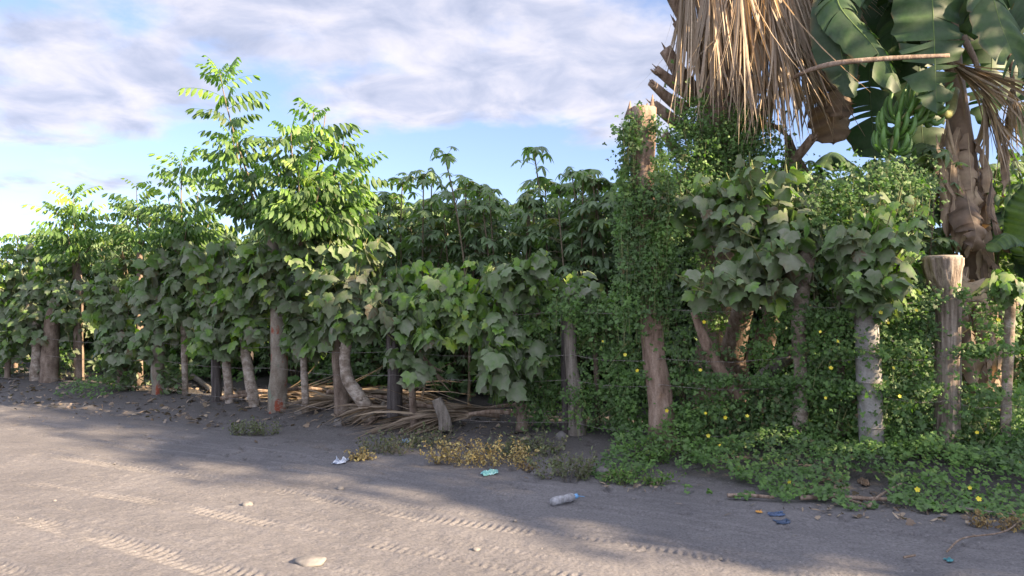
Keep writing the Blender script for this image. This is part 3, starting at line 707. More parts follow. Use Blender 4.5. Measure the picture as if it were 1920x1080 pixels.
def dead_frond(root, hub, axis, spread, n, L, w, grav, pet_to, name='dead_frond', tint=(.3, .95), flat=None, **k):
    mb = MB(); hub = np.asarray(hub)
    strips(mb, hub, cone_dirs(axis, spread, n, flat), L, w, grav, tint=tint, **k)
    o = mb.build(name, M_STRAW, root)
    if pet_to is not None:
        pm = MB(); tube(pm, [pet_to, (np.asarray(pet_to) + hub) / 2 + V(0, 0, .1), hub, hub + nrm(axis) * .12], [.05, .035, .025, .008], 8, 14, .12, 3, flat=(1, .55))
        pm.build('petiole', M_BOOT, o if root else o)
    return o

# ------------------------------------------------------------------ fan palm
PY = 9.0
pb = P(1350, 560, PY); pb[2] = float(height(pb[0], pb[1]))
palm = thing('fan_palm', 'old fan palm with a skirt of hanging dry fronds and stubby leaf bases', 'palm', pb)
mb = MB()
tube(mb, [pb - V(0, 0, .1), pb + V(.02, 0, 1.5), pb + V(-.02, 0, 3.2), pb + V(.03, 0, 5), pb + V(.05, 0, 6.6)], [.34, .30, .27, .25, .2], 28, 60, .12, 7, .05)
mb.build('trunk', M_BOOT, palm)
def boot(p0, p1, w0, w1, Y0, Y1, tip_open=True):
    a, b = P(*p0, Y0), P(*p1, Y1); mb = MB()
    w0 *= Y0 / FPX; w1 *= Y1 / FPX
    tube(mb, [a, a + (b-a)*.5 + V(0, 0, -.015), b], [w0, (w0+w1)*.48, w1], 14, 12, .16, RNG.integers(1, 99), .05, flat=(1, .6))
    k = RNG.integers(2, 5)
    for i in range(k):   # ragged fibres at the broken end
        c = b + RNG.normal(0, w1 * .4, 3); tube(mb, [c - (b-a)*.1, c, c + (b-a)*RNG.uniform(.03, .12) + V(0, 0, .01)], [w1*.3, w1*.2, .003], 5, 4)
    mb.build('leaf_base', M_BOOT, palm)
for (p0, p1, w0, w1, Y0, Y1) in [((1312, 190), (1247, 92), 19, 12, 8.85, 8.6), ((1300, 180), (1230, 130), 15, 8, 8.8, 8.5), ((1285, 208), (1219, 154), 15, 7, 8.8, 8.45), ((1300, 252), (1226, 196), 15, 9, 8.8, 8.5), ((1285, 300), (1246, 252), 13, 9, 8.8, 8.55),
        ((1320, 95), (1258, -20), 15, 16, 8.9, 8.7), ((1340, 140), (1290, 40), 15, 10, 8.85, 8.5), ((1330, 150), (1268, 40), 12, 9, 8.9, 8.6), ((1465, 325), (1526, 256), 10, 9, 8.7, 8.3), ((1372, 670), (1402, 540), 26, 20, 8.5, 7.95), ((1425, 670), (1458, 560), 22, 17, 8.5, 8.0), ((1400, 680), (1475, 545), 18, 14, 9.0, 8.8),
        ((1320, 430), (1268, 330), 16, 12, 8.9, 8.6), ((1370, 420), (1430, 330), 16, 12, 8.9, 8.6), ((1350, 520), (1300, 420), 18, 12, 8.9, 8.6), ((1380, 300), (1440, 190), 16, 12, 8.9, 8.6), ((1355, 330), (1350, 200), 18, 14, 8.8, 8.55), ((1395, 240), (1385, 150), 18, 14, 8.8, 8.55), ((1440, 700), (1500, 655), 14, 9, 8.6, 8.2), ((1360, 700), (1395, 690), 14, 10, 8.7, 8.4)]:
    boot(p0, p1, w0, w1, Y0, Y1)
pt = lambda dz: pb + V(.03, 0, dz)
DN = V(0, 0, -1)
# skirt: collapsed dead fans; hubs just below the crown, segments falling steeply
for (px, py, Y, ax, sp, n, L, g) in [(1290, -110, 8.6, V(-.02, -.1, -1), .16, 34, 2.2, .5), (1335, -140, 8.35, V(.0, -.1, -1), .17, 46, 2.3, .4), (1385, -120, 8.25, V(.02, -.05, -1), .17, 54, 2.35, .4), (1425, -100, 8.3, V(.07, -.05, -1), .16, 54, 2.25, .4),
        (1465, -80, 8.4, V(.12, 0, -1), .18, 50, 2.15, .5), (1480, -110, 8.6, V(.2, 0, -1), .2, 44, 2.0, .6), (1440, -120, 8.8, V(.08, .1, -1), .2, 34, 2.3, .4), (1360, -100, 8.8, V(0, .1, -1), .2, 30, 2.2, .4), (1440, -40, 8.2, V(.14, -.05, -1), .12, 34, 2.0, .3)]:
    fr_ = dead_frond(palm, P(px, py, Y), ax, sp, int(n * .8), L * .93, .012, g, pt(5.9), tint=(.2, 1), curl=.2 if px > 1350 else .1)
    dead_frond(palm, P(px, py, Y), ax, sp * .9, int(n * .7), L * .9, .026, g, None, tint=(.25, .95), curl=.1, fold=.6)
dead_frond(palm, P(1530, 110, 8.95), V(.12, 0, -1), .42, 60, .85, .018, .4, pt(4.6), tint=(0, .6))
dead_frond(palm, P(1475, 255, 8.9), V(.32, .1, -1), .33, 30, .85, .02, .3, pt(3.6), tint=(0, .45))
dead_frond(palm, P(1300, 300, 8.9), V(-.35, .1, -1), .3, 16, .6, .016, .4, pt(3.2), tint=(.1, .6))
pm = MB(); tube(pm, [P(1470, 165, 8.6), P(1505, 137, 7.9), P(1560, 120, 7.5), P(1660, 110, 7.3), P(1780, 104, 7.2)], [.035, .034, .033, .03, .024], 8, 30, .05, 4, flat=(1, .6)); pm.build('bare_petiole', M_BOOT, palm)
# green fans above the picture
gm = MB()
for k in range(6):
    a = k * 2.4; hub = pt(6.7) + V(math.cos(a), math.sin(a), .35 + .5 * (k % 3)) * 1.0
    for s in np.linspace(-1.5, 1.5, 26):
        d = V(math.cos(a + s * .95), math.sin(a + s * .95), .15); strips(gm, hub, [d], .95, .022, .5, 5, (.2, .7))
    tube(gm, [pt(6.5), hub], [.03, .02], 5)
gm.build('fronds', M_BAN, palm)

# ------------------------------------------------------------------ banana plants
def banana_leaf(path, width, normal, tears=5, droop=.5, tint=.4, rib=.018, m=None, parent=None, name='leaf', roll=0.0, n=54, rag=.15):
    """blade either side of a midrib path; torn into hanging flaps"""
    m = m or M_BAN
    mb = MB(); pts, _ = resample(np.asarray(path, float), np.ones(len(path)), n)
    tg, a, b = frame_along(pts); nm = np.broadcast_to(np.asarray(normal, float), tg.shape)
    sd = np.cross(tg, nm); sd /= np.maximum(1e-6, np.linalg.norm(sd, axis=1))[:, None]; nn = np.cross(sd, tg)
    L = np.linspace(0, 1, n); w = width * np.sin(np.clip(.06 + L * .94, 0, 1) * math.pi) ** .45 * np.where(L > .995, .3, 1)
    for side in (-1, 1):
        cut = np.sort(RNG.choice(np.arange(2, n - 2), tears, replace=False)) if tears else []
        bounds = [0] + list(cut) + [n - 1]
        for s0, s1 in zip(bounds[:-1], bounds[1:]):
            if s1 - s0 < 1: continue
            dr = droop * RNG.uniform(.6, 1.5); sh = RNG.normal(0, rag) ; V_ = []
            K = 5; idx = np.arange(s0, s1 + 1); gap = RNG.uniform(0, .22)
            for j in range(K + 1):
                q = j / K; ang = dr * q * 1.3 + roll * q
                fray = np.interp(idx, [s0, s1], [gap, -gap]) * q * .5
                off = sd[idx] * side * (w[idx] * q * math.cos(ang * .6))[:, None] + np.outer(-w[idx] * q * math.sin(ang) * .9, UP if droop > .25 else nn[0]) + tg[idx] * (w[idx] * q * (sh + .15) + fray * width)[:, None]
                V_.append(pts[idx] + off)
            V_ = np.array(V_); k = len(idx)
            rip = np.sin(idx * 1.9 + side) * .006 + np.sin(idx * .37 + side * 2) * .03 + .02 * RNG.normal(0, 1, k)
            V_ = V_ + (np.linspace(0, 1, K + 1)[:, None] * rip[None])[..., None] * nn[idx][None] * (width / .3) * (1 if m is M_BAN else 3.2)
            f = [(j*k+i, j*k+i+1, (j+1)*k+i+1, (j+1)*k+i) for j in range(K) for i in range(k-1)]
            tv = np.clip(tint + RNG.normal(0, .1) + .10 * np.sin(idx * 1.9)[None] * np.ones((K+1, 1)) + RNG.normal(0, .05, (1, k)), .17 if m is M_BAN else 0, 1)
            tv[K] = np.where(RNG.uniform(size=k) < .5, .05, tv[K]); tv = tv.ravel()
            mb.add(V_.reshape(-1, 3), np.array(f), tv)
    o = mb.build(name, m, parent)
    rm = MB(); tube(rm, pts - nn * rib * .3, np.linspace(rib, rib * .3, n), 6, cap=False, tint=min(1, tint + .45))
    rm.build('midrib', m, o)
    return o
BY = 8.5
bb = P(1838, 560, BY); bb[2] = float(height(bb[0], bb[1]))
ban = thing('banana_plant', 'fruiting banana plant with a green bunch and ragged dry leaf sheaths', 'banana plant', bb)
mb = MB(); zt = P(1800, 250, BY)
tube(mb, [bb - V(0, 0, .1), P(1842, 660, BY), P(1835, 520, BY), P(1818, 380, BY), P(1800, 250, BY), P(1790, 150, BY), P(1785, 40, BY)], [.2, .19, .17, .16, .13, .10, .07], 24, 60, .12, 5, .04, tint=.55)
mb.build('pseudostem', M_DEADB, ban)
top = P(1788, 60, BY)
QB = lambda *q: [P(*x) for x in q]
for (q, w, nor, te, dr, ti) in [
    (QB((1788, 120, BY), (1700, -30, 8.1), (1600, -20, 7.8), (1575, 60, 7.7), (1600, 190, 7.7)), .30, V(-.2, -1, .4), 4, .25, .3),
    (QB((1785, 100, BY), (1640, -60, 8.0), (1570, 0, 7.7), (1640, 90, 7.55), (1690, 170, 7.5)), .24, V(-.4, -.8, .5), 6, .8, .45),
    (QB((1790, 60, BY), (1760, -120, 8.0), (1748, -40, 7.6), (1752, 80, 7.5), (1757, 215, 7.5)), .40, V(0, -1, .2), 6, .18, .5),
    (QB((1790, 60, BY), (1830, -140, 8.0), (1850, -60, 7.6), (1875, 40, 7.5), (1920, 150, 7.5)), .36, V(.2, -1, .5), 5, .5, .6),
    (QB((1795, 60, BY), (1900, -60, 8.2), (1960, -10, 8.0), (1985, 110, 7.9), (1970, 260, 7.9)), .36, V(-.3, -1, .3), 6, .3, .45),
    (QB((1790, 60, BY), (1700, -100, 9), (1640, 0, 9.3), (1600, 120, 9.4)), .42, V(0, -1, .3), 4, .2, .25),
    (QB((1790, 60, BY), (1720, -80, 9.2), (1700, 40, 9.3), (1690, 210, 9.3)), .42, V(0, -1, .3), 4, .2, .2),
    (QB((1790, 60, BY), (1720, -60, 8.9), (1650, 40, 8.9), (1640, 330, 8.9)), .40, V(-.1, -1, .2), 9, .2, .25),
    (QB((1790, 60, BY), (1760, -60, 9.1), (1730, 60, 9.1), (1735, 350, 9.1)), .42, V(0, -1, .2), 9, .2, .22),
    (QB((1790, 60, BY), (1650, -100, 8.2), (1590, -60, 8.0), (1548, 30, 8.0), (1535, 120, 8.0)), .2, V(-.3, -1, .3), 8, .5, .4),
    (QB((1790, 60, BY), (1840, -60, 9), (1860, 60, 9.0), (1850, 240, 9.0)), .36, V(.1, -1, .2), 8, .25, .3),
    (QB((1790, 60, BY), (1920, -40, 9.3), (1950, 100, 9.4), (1945, 300, 9.4)), .42, V(-.1, -1, .2), 8, .25, .3),
    (QB((1790, 60, BY), (1600, -120, 8.9), (1530, -40, 8.9), (1560, 140, 8.9)), .34, V(-.1, -1, .2), 7, .3, .2),
    (QB((1790, 60, BY), (1740, -80, 8.5), (1690, -20, 8.3), (1668, 110, 8.2)), .26, V(-.3, -1, .3), 8, .5, .4),
    (QB((1790, 60, BY), (1850, -40, 9.2), (1880, 60, 9.4), (1900, 190, 9.4)), .42, V(0, -1, .3), 4, .2, .2),
    (QB((1790, 60, BY), (1700, -170, 8.5), (1560, -220, 8.3), (1420, -120, 8.1)), .34, V(0, -.3, 1), 6, .5, .5),
    (QB((1790, 60, BY), (1900, -220, 8.6), (2050, -250, 8.8), (2200, -120, 9)), .34, V(0, -.3, 1), 6, .5, .5)]:
    banana_leaf(q, w, nor, int(te * 2.2), dr, ti, parent=ban)
# dry sheaths hanging down the stem
for (q, w, nor, dr, ti) in [
    (QB((1800, 240, 8.35), (1785, 300, 8.2), (1780, 380, 8.15), (1775, 450, 8.15)), .10, V(-.3, -1, 0), .2, .6),
    (QB((1815, 250, 8.3), (1820, 320, 8.2), (1830, 400, 8.15), (1845, 430, 8.1)), .13, V(.2, -1, 0), .2, .75),
    (QB((1830, 260, 8.35), (1850, 300, 8.25), (1860, 370, 8.2), (1868, 420, 8.2)), .07, V(.4, -1, 0), .2, .65),
    (QB((1800, 300, 8.3), (1800, 370, 8.15), (1805, 440, 8.1), (1790, 480, 8.1)), .10, V(0, -1, 0), .2, .7),
    (QB((1812, 360, 8.2), (1820, 400, 8.0), (1830, 440, 7.95), (1822, 470, 7.95)), .17, V(.1, -1, .2), .15, .35),
    (QB((1800, 490, 8.2), (1815, 530, 7.95), (1850, 535, 7.85), (1905, 517, 7.8)), .15, V(-.1, -1, .5), .15, .85),
    (QB((1815, 500, 8.2), (1805, 560, 8.0), (1800, 610, 7.95), (1795, 650, 7.95)), .12, V(-.2, -1, 0), .15, .55),
    (QB((1830, 560, 8.2), (1850, 600, 8.0), (1862, 650, 7.95), (1858, 690, 7.95)), .09, V(.2, -1, 0), .2, .5),
    (QB((1815, 580, 8.25), (1822, 640, 8.1), (1828, 700, 8.05), (1835, 740, 8.05)), .11, V(0, -1, 0), .2, .45),
    (QB((1860, 230, 8.4), (1885, 270, 8.3), (1890, 320, 8.25), (1880, 370, 8.25)), .06, V(.4, -1, 0), .2, .6),
    (QB((1840, 420, 8.3), (1850, 500, 8.25), (1853, 570, 8.2), (1850, 640, 8.2)), .08, V(.5, -1, 0), .15, .95)]:
    banana_leaf(q, w, nor, 2, dr, ti, .006, M_DEADB, ban, 'dry_sheath', .5, 18, .3)
for k in range(34):   # shreds
    py = RNG.uniform(215, 640); px = np.interp(py, [215, 400, 640], [1798, 1820, 1842]) + RNG.uniform(-52, 52); Y0 = BY - RNG.uniform(.08, .36)
    ln = RNG.uniform(50, 130); dx = RNG.normal(0, 12)
    q = QB((px, py, Y0), (px + dx * .4, py + ln * .4, Y0 - .06), (px + dx, py + ln * .8, Y0 - .05), (px + dx * 1.6 + RNG.normal(0, 8), py + ln, Y0 - RNG.uniform(0, .12)))
    banana_leaf(q, RNG.uniform(.018, .065), V(RNG.normal(0, .6), -1, RNG.normal(0, .3)), 1, .2, RNG.uniform(.15, 1), .004, M_DEADB, ban, 'dry_shred', RNG.uniform(-1, 1), 14, .3)
# large folded brown leaves beside the bunch
banana_leaf(QB((1556, 60, 8.75), (1560, 130, 8.65), (1562, 200, 8.6), (1562, 272, 8.6)), .30, V(-.1, -1, .1), 4, .15, .5, .012, M_DEADB, ban, 'dry_sheath', .3, 30, .08)
banana_leaf(QB((1570, 70, 8.5), (1578, 120, 8.4), (1580, 170, 8.35), (1578, 224, 8.35)), .20, V(.1, -1, .1), 2, .12, .3, .01, M_DEADB, ban, 'dry_sheath', .3, 30, .05)
# fruit bunch
stalk = MB(); ST = QB((1790, 170, 8.3), (1775, 215, 8.0), (1752, 205, 7.85), (1715, 205, 7.8), (1685, 235, 7.8), (1668, 300, 7.8))
tube(stalk, ST, [.05, .05, .04, .032, .026, .018], 10, 30, .06, 8, tint=.8)
M_STALK = plain('green stalk', [(.3, (.13, .15, .05)), (.7, (.24, .24, .09))], 14, .6)
M_FRUIT = plain('green banana skin', [(.3, (.055, .14, .025)), (.7, (.10, .21, .04))], 9, .45, .5)
bunch = stalk.build('fruit_bunch', M_STALK, ban)
sp_, _ = resample(ST, np.ones(6), 40)
cnt = 0
for hand, i in enumerate((21, 25, 29, 33, 37)):
    c = sp_[i]; tgt = nrm(sp_[min(39, i+1)] - sp_[i-1])
    for k in range(10):
        a = math.pi * 2 * (k + .5 * (hand % 2)) / 10
        e1 = nrm(np.cross(tgt, V(0, 1, .2))); e2 = np.cross(tgt, e1)
        d = e1 * math.cos(a) + e2 * math.sin(a)
        L = (.235 - .014 * hand) * RNG.uniform(.85, 1.12); d = nrm(d + RNG.normal(0, .12, 3))
        p0 = c + d * .02; p1 = c + d * .075 + V(0, 0, -.01); p2 = p1 + d * L * .5 - tgt * L * .25 + V(0, 0, L*.1); p3 = p2 + d * L * .12 - tgt * L * .38 + V(0, 0, L * .42)
        b = MB(); tube(b, [p0, p1, p2, (p2+p3)/2 + d*.012, p3, p3 - tgt*.012 + V(0, 0, .014)], np.array([.008, .017, .023, .022, .014, .005]) * RNG.uniform(1.05, 1.3), 7, 12)
        b.build('banana', M_FRUIT, bunch)
# low young banana at the right edge
b2 = P(1935, 560, 8.3); b2[2] = float(height(b2[0], b2[1]))
ban2 = thing('banana_plant', 'young banana plant with bright low leaf at the right edge', 'banana plant', b2)
mb = MB(); tube(mb, [b2 - V(0, 0, .1), b2 + V(0, 0, .9), b2 + V(-.03, 0, 1.7)], [.12, .1, .06], 16, 20, .05, 3, tint=.7); mb.build('pseudostem', M_BAN, ban2)
for (q, w, nor, te, dr, ti) in [
    (QB((1935, 520, 8.3), (1915, 455, 8.1), (1890, 440, 8.0), (1850, 470, 7.95)), .16, V(-.2, -.6, 1), 2, .3, .8),
    (QB((1935, 500, 8.3), (1925, 430, 8.3), (1935, 380, 8.2), (1975, 330, 8.2)), .22, V(-.5, -.8, .5), 2, .2, .85),
    (QB((1935, 520, 8.3), (1960, 420, 8.5), (2010, 400, 8.6), (2070, 460, 8.6)), .24, V(.2, -.4, 1), 3, .4, .5),
    (QB((1935, 520, 8.3), (1910, 420, 8.9), (1880, 400, 9.3), (1840, 430, 9.5)), .24, V(.2, -.8, 1), 3, .4, .4)]:
    banana_leaf(q, w, nor, te, dr, ti, parent=ban2)
# another banana further back, seen between palm and bunch
b3 = P(1625, 560, 10.6); b3[2] = float(height(b3[0], b3[1]))
ban3 = thing('banana_plant', 'shaded banana plant standing behind the green fruit bunch', 'banana plant', b3)
mb = MB(); tube(mb, [b3 - V(0, 0, .1), b3 + V(0, 0, 1.5), b3 + V(-.03, 0, 2.7)], [.16, .13, .08], 16, 20, .05, 3, tint=.6); mb.build('pseudostem', M_BAN, ban3)
for (px, py, pz, ti) in [(1500, 420, 10.2, .4), (1560, 300, 10.2, .5), (1800, 420, 10.2, .4), (1720, 300, 10.4, .45), (1560, 520, 10, .35), (1720, 520, 10, .35), (1850, 330, 10.6, .4)]:
    h = P(1625, 400, 10.6); e = P(px, py, pz)
    banana_leaf([h, (h + e) / 2 + V(0, 0, .35), e + V(0, 0, .1), e + (e - h) * .25 - V(0, 0, .3)], .3, V(0, -.5, 1), 4, .5, ti, parent=ban3)
# dry palm fronds caught in the banana
for lab, hub, ax, sp, n, L, g, Y in [
    ('dry palm fan spread sideways against the banana stem at the top right', (1785, 120), V(.9, -.1, -.55), .38, 46, 1.0, .5, 8.1),
    ('dry palm fan hanging straight down behind the banana stem', (1850, 190), V(.35, 0, -1), .36, 34, .95, .5, 8.25),
    ('dry palm fan dangling at the upper right edge beside the banana stem', (1900, 170), V(.05, 0, -1), .45, 30, .7, .5, 8.4),
    ('dry palm fan hidden between the skirt and the banana leaves', (1540, -60), V(.6, 0, -.6), .45, 50, 1.0, .5, 8.6)]:
    h = P(*hub, Y); rt = thing('dry_palm_frond', lab, 'palm frond', h, 'dry palm fronds')
    dead_frond(rt, h, ax, sp, n, L, .018, g, h - nrm(ax) * .6 + V(0, .1, .2), 'segments', (.2, .95), curl=.2)

# ------------------------------------------------------------------ leafy shrubs filling the shade behind the fence
for (lab, px, Y, hpy, bl) in [
    ('dark leafy shrub in the shade between the palm and the smooth grey trunk', 1560, 9.6, 520, [(1560, 480, 80, 90), (1520, 600, 60, 60)]),
    ('dark leafy shrub in the shade behind the flared log post', 1720, 9.9, 520, [(1720, 470, 80, 80), (1720, 600, 70, 70)]),
    ('dark leafy shrub in the shade at the right edge behind the banana stem', 1900, 10.2, 520, [(1900, 480, 70, 100), (1900, 330, 70, 80), (1860, 620, 60, 60)]),
    ('dark leafy shrub in the shade behind the palm trunk', 1400, 10.3, 520, [(1400, 480, 90, 90), (1320, 600, 90, 60), (1440, 620, 60, 60)])]:
    root = thing('shade_shrub', lab, 'shrub', P(px, 560, Y) * V(1, 1, 0) + V(0, 0, .1), 'shrubs behind the fence')
    t = trunk(root, [(px, 760), (px + 5, 640), (px, hpy)], [8, 7, 5], Y, M_BARK_BROWN, sides=8, n=10)
    jat_crown(root, [t, P(px, 600, Y)], bl, 44, 11, .24, .05, .2, .5, Y)

# ------------------------------------------------------------------ ground
def axis(segs):
    out = []
    for a, b, d in segs: out += list(np.arange(a, b, d))
    return np.array(out + [segs[-1][1]])
us = axis([(-900, -200, 100), (-200, -60, 20), (-60, -24, 3), (-24, -13, .25), (-13, -8, .06), (-8, 2.2, .0145), (2.4, 6, .08), (6, 20, .5), (20, 60, 5), (60, 200, 20), (200, 900, 100)])
vs = axis([(-900, -200, 100), (-200, -30, 17), (-30, -4, 2), (-4, 1.6, .3), (1.6, 2.2, .03), (2.2, 5.8, .0145), (5.8, 8.8, .035), (8.8, 12, .2), (12, 30, 1.5), (30, 100, 10), (100, 900, 100)])
UU, VV = np.meshgrid(us, vs, indexing='ij')
X, Yg = xy(UU, VV); Z = height(X, Yg)
road = 1 - sst(5.9, 6.6, VV); near = (1 - sst(12, 16, np.abs(UU + 3)))
wv = VV + .05 * np.sin(UU * .55) + .03 * np.sin(UU * 1.7 + 1)
for (vc, wd, pitch, dep, sgn) in [(4.55, .085, .060, .024, 1), (4.74, .04, .05, .010, -1), (3.85, .085, .060, .022, -1), (5.28, .07, .056, .014, 1), (3.05, .10, .065, .024, 1), (3.40, .04, .05, .010, 1), (2.45, .10, .06, .02, 1), (5.70, .06, .055, .010, 1), (4.12, .035, .05, .008, -1)]:
    wu = wv + .03 * np.sin(UU * .8 + vc * 5)
    dv = (wu - vc) / wd; win = np.exp(-dv ** 6)
    rag = fbm(UU * 2.4 + vc, VV * 7, 4, int(vc * 10)); am = np.clip((rag - .36) * 5, .0, 1.2)
    ph = 2 * math.pi * (UU / pitch + sgn * np.abs(dv) * .35 + rag * .5)
    lug = np.clip(1.6 * np.sin(ph) + .3, 0, 1) * np.clip(1.5 - 2.2 * np.abs(np.abs(dv) - .5), 0, 1)
    Z = Z - road * near * win * dep * (.16 + am * lug * .6)
    Z = Z + road * near * .010 * np.exp(-((np.abs(dv) - 1.3) / .3) ** 2) * (rag + .2)
Z = Z + road * near * (.010 * (fbm(UU * .35, wv * 9, 3, 77) - .45) + .007 * (fbm(UU * .8, wv * 34, 3, 78) - .45))
Z = Z + near * .022 * (fbm(UU * 4.5, VV * 5, 4, 33) - .46) * (1 - .4 * road) + near * .012 * (fbm(UU * 15, VV * 15, 3, 36) - .46)
clod = fbm(UU * 26, VV * 26, 2, 91); Z = Z + near * np.clip(clod - .52, 0, 1) * .05 * np.clip((fbm(UU * 1.7, VV * 2.3, 3, 92) - .38) * 5, 0, 1)
foot = fbm(UU * 7, VV * 8, 2, 61); Z = Z - near * np.clip(foot - .52, 0, 1) * .36 * (sst(4.9, 5.6, VV) * (1 - sst(7.4, 8, VV)))
gm = MB(); nU, nV = UU.shape; ii = np.arange(nU-1)[:, None]*nV + np.arange(nV-1)[None]
gm.add(np.stack([X, Yg, Z], -1).reshape(-1, 3), np.stack([ii, ii+nV, ii+nV+1, ii+1], -1).reshape(-1, 4))
m, nt, Nn, L = mat('dark volcanic sand')
out = Nn('ShaderNodeOutputMaterial'); g = Nn('ShaderNodeNewGeometry'); pos = g.outputs['Position']
c1 = ramp(nt, noise(nt, pos, 1.3, 5, .6), [(.3, (.112, .109, .113)), (.7, (.153, .148, .150))])
c2 = ramp(nt, noise(nt, pos, 55, 3, .7), [(.3, (.62, .62, .62)), (.5, (.95, .95, .95)), (.72, (1.2, 1.2, 1.2))])
col = mix(nt, 1, c1, c2, 'MULTIPLY')
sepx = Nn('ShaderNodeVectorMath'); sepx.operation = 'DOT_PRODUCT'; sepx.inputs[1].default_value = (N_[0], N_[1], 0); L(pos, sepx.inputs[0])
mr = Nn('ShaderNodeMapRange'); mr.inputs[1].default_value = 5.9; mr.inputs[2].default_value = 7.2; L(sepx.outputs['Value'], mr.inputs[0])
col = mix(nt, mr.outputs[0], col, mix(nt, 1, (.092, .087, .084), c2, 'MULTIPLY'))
vo = Nn('ShaderNodeTexVoronoi'); vo.inputs['Scale'].default_value = 16; L(pos, vo.inputs['Vector'])
col = mix(nt, ramp(nt, vo.outputs['Distance'], [(.06, (.55,)*3), (.10, (0, 0, 0))]), col, (.27, .26, .25))
p = Nn('ShaderNodeBsdfPrincipled'); L(col, p.inputs['Base Color']); p.inputs['Roughness'].default_value = .95; p.inputs['Specular IOR Level'].default_value = .1
b = Nn('ShaderNodeBump'); b.inputs['Strength'].default_value = .7; b.inputs['Distance'].default_value = .012
L(noise(nt, pos, 38, 6, .7), b.inputs['Height']); L(b.outputs[0], p.inputs['Normal']); L(p.outputs[0], out.inputs['Surface'])
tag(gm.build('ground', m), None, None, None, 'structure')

# ------------------------------------------------------------------ ground cover, litter, weeds
def on_ground(u, v):
    x, y = xy(u, v); return np.column_stack([x, y, height(x, y)])
def cover(name, label, cond, n, size, mt, tint, hgt, jit=.45, ur=(-17, 6.5), vr=(5.9, 9.6)):
    u = RNG.uniform(*ur, n * 8); v = RNG.uniform(*vr, n * 8)
    x, y = xy(u, v); px = 960 + x / y * FPX
    k = cond(px, u, v); u, v = u[k][:n], v[k][:n]
    q = on_ground(u, v); hh = hgt * fbm(u * 2.1, v * 2.1, 3, 41) ** 1.5 * 2.2 * np.clip((v - 5.95) / 1.3, .10, 1)
    q[:, 2] += RNG.uniform(.1, 1, len(q)) ** .5 * hh + .012
    mb = MB(); vine_leaves(mb, q, size, V(-.1, -.5, 1), tint, jit)
    o = mb.build(name, mt); tag(o, label, 'ground cover', None, 'stuff')
    return o
edge = lambda u: 6.12 + .7 * (fbm(u * .9, u * 0 + 9, 4, 13) - .45)
cover('creeping_ground_cover', 'low green creeper carpeting the verge at the right under the fence',
      lambda px, u, v: (px > 1010) & (v > edge(u) + .12 - .75 * np.clip(fbm(u*3.2, v*3.2, 3, 71) - .30, 0, 1) + np.clip((1260 - px) / 300, 0, 1) * .5) & (fbm(u*1.6, v*1.6, 3, 70) > np.where(px < 1180, .40, .28)) & ~((np.abs(px - 1625) < 38) & (v < 6.95) & (v > 6.3)), 40000, .027, M_VINE, .5, .30, .45, (-2.5, 5.5), (5.8, 9.4))
cover('verge_grass_patch', 'short green weedy patch on the verge at the left by the thick trunks',
      lambda px, u, v: (np.abs(px - (160 + (v - 7.3) * 60)) < 55 - 20 * np.abs(v - 7.5)) & (v > 7.0) & (v < 8.6) & (u < -6), 3000, .03, M_VINE, .55, .16)
cover('field_undergrowth', 'green weeds growing in the shade between the cassava plants', lambda px, u, v: (fbm(u*1.2, v*1.2, 3, 44) > .30) & ((u < -3) | (v > 9.4)), 34000, .07, M_VINE, .42, .6, .6, (-20, 6), (8.7, 15))
fp = [(1281 + (x / 3), 720 + y / 3) for x, y in [(145, 290), (200, 383), (550, 445), (575, 462), (232, 486), (298, 534), (590, 615), (1322, 565), (1605, 652), (1653, 718), (1886, 510), (1310, 662), (1062, 372), (1320, 362)]]
fr = thing('yellow_flowers', 'scattered small yellow flowers open over the creeper on the verge', 'flowers', G(1500, 900))
flowers(fr, [G(x, y) + V(0, -.02, .10) for x, y in fp], r=.017)
# dead leaf litter
def litter(label, n, cond, size):
    u = RNG.uniform(-17, 6, n * 10); v = RNG.uniform(5.6, 9, n * 10); x, y = xy(u, v); px = 960 + x / y * FPX
    k = cond(px, u, v); u, v = u[k][:n], v[k][:n]; q = on_ground(u, v); q[:, 2] += RNG.uniform(.004, .03, len(q))
    x = RNG.normal(0, 1, (len(q), 3)) * V(1, 1, .25); M = basis(x, UP, .35)
    s = size * RNG.uniform(.3, 1.3, len(q)); mb = MB()
    k2 = RNG.uniform(size=len(q)) < .45
    mb.scatter(T_LOB, M[k2] * s[k2][:, None, None] * .7, q[k2], RNG.uniform(0, 1, k2.sum()))
    mb.scatter(T_BLD, M[~k2] * s[~k2][:, None, None] * 1.2 * np.array([1, .5, 1])[None, None, :], q[~k2], RNG.uniform(0, 1, (~k2).sum()))
    tag(mb.build('leaf_litter', M_LITTER), label, 'leaf litter', None, 'stuff')
litter('brown dead leaves strewn along the foot of the hedge on the left', 2100, lambda px, u, v: (px < 1000) & (v > 6.75 + .5 * (fbm(u, u*0, 3, 88) - .4) - .3 * (px < 420)) & (v < 8.8), .085)
litter('straw and dead bits scattered on the sand by the right verge', 1300, lambda px, u, v: (px > 1000) & (v > 5.9) & (v < 6.9) & (fbm(u*1.5, v*1.5, 3, 3) > np.where(px > 1450, .36, .56)), .06)
litter('few dead scraps lying on the open sandy road', 70, lambda px, u, v: (v < 6.4), .06)
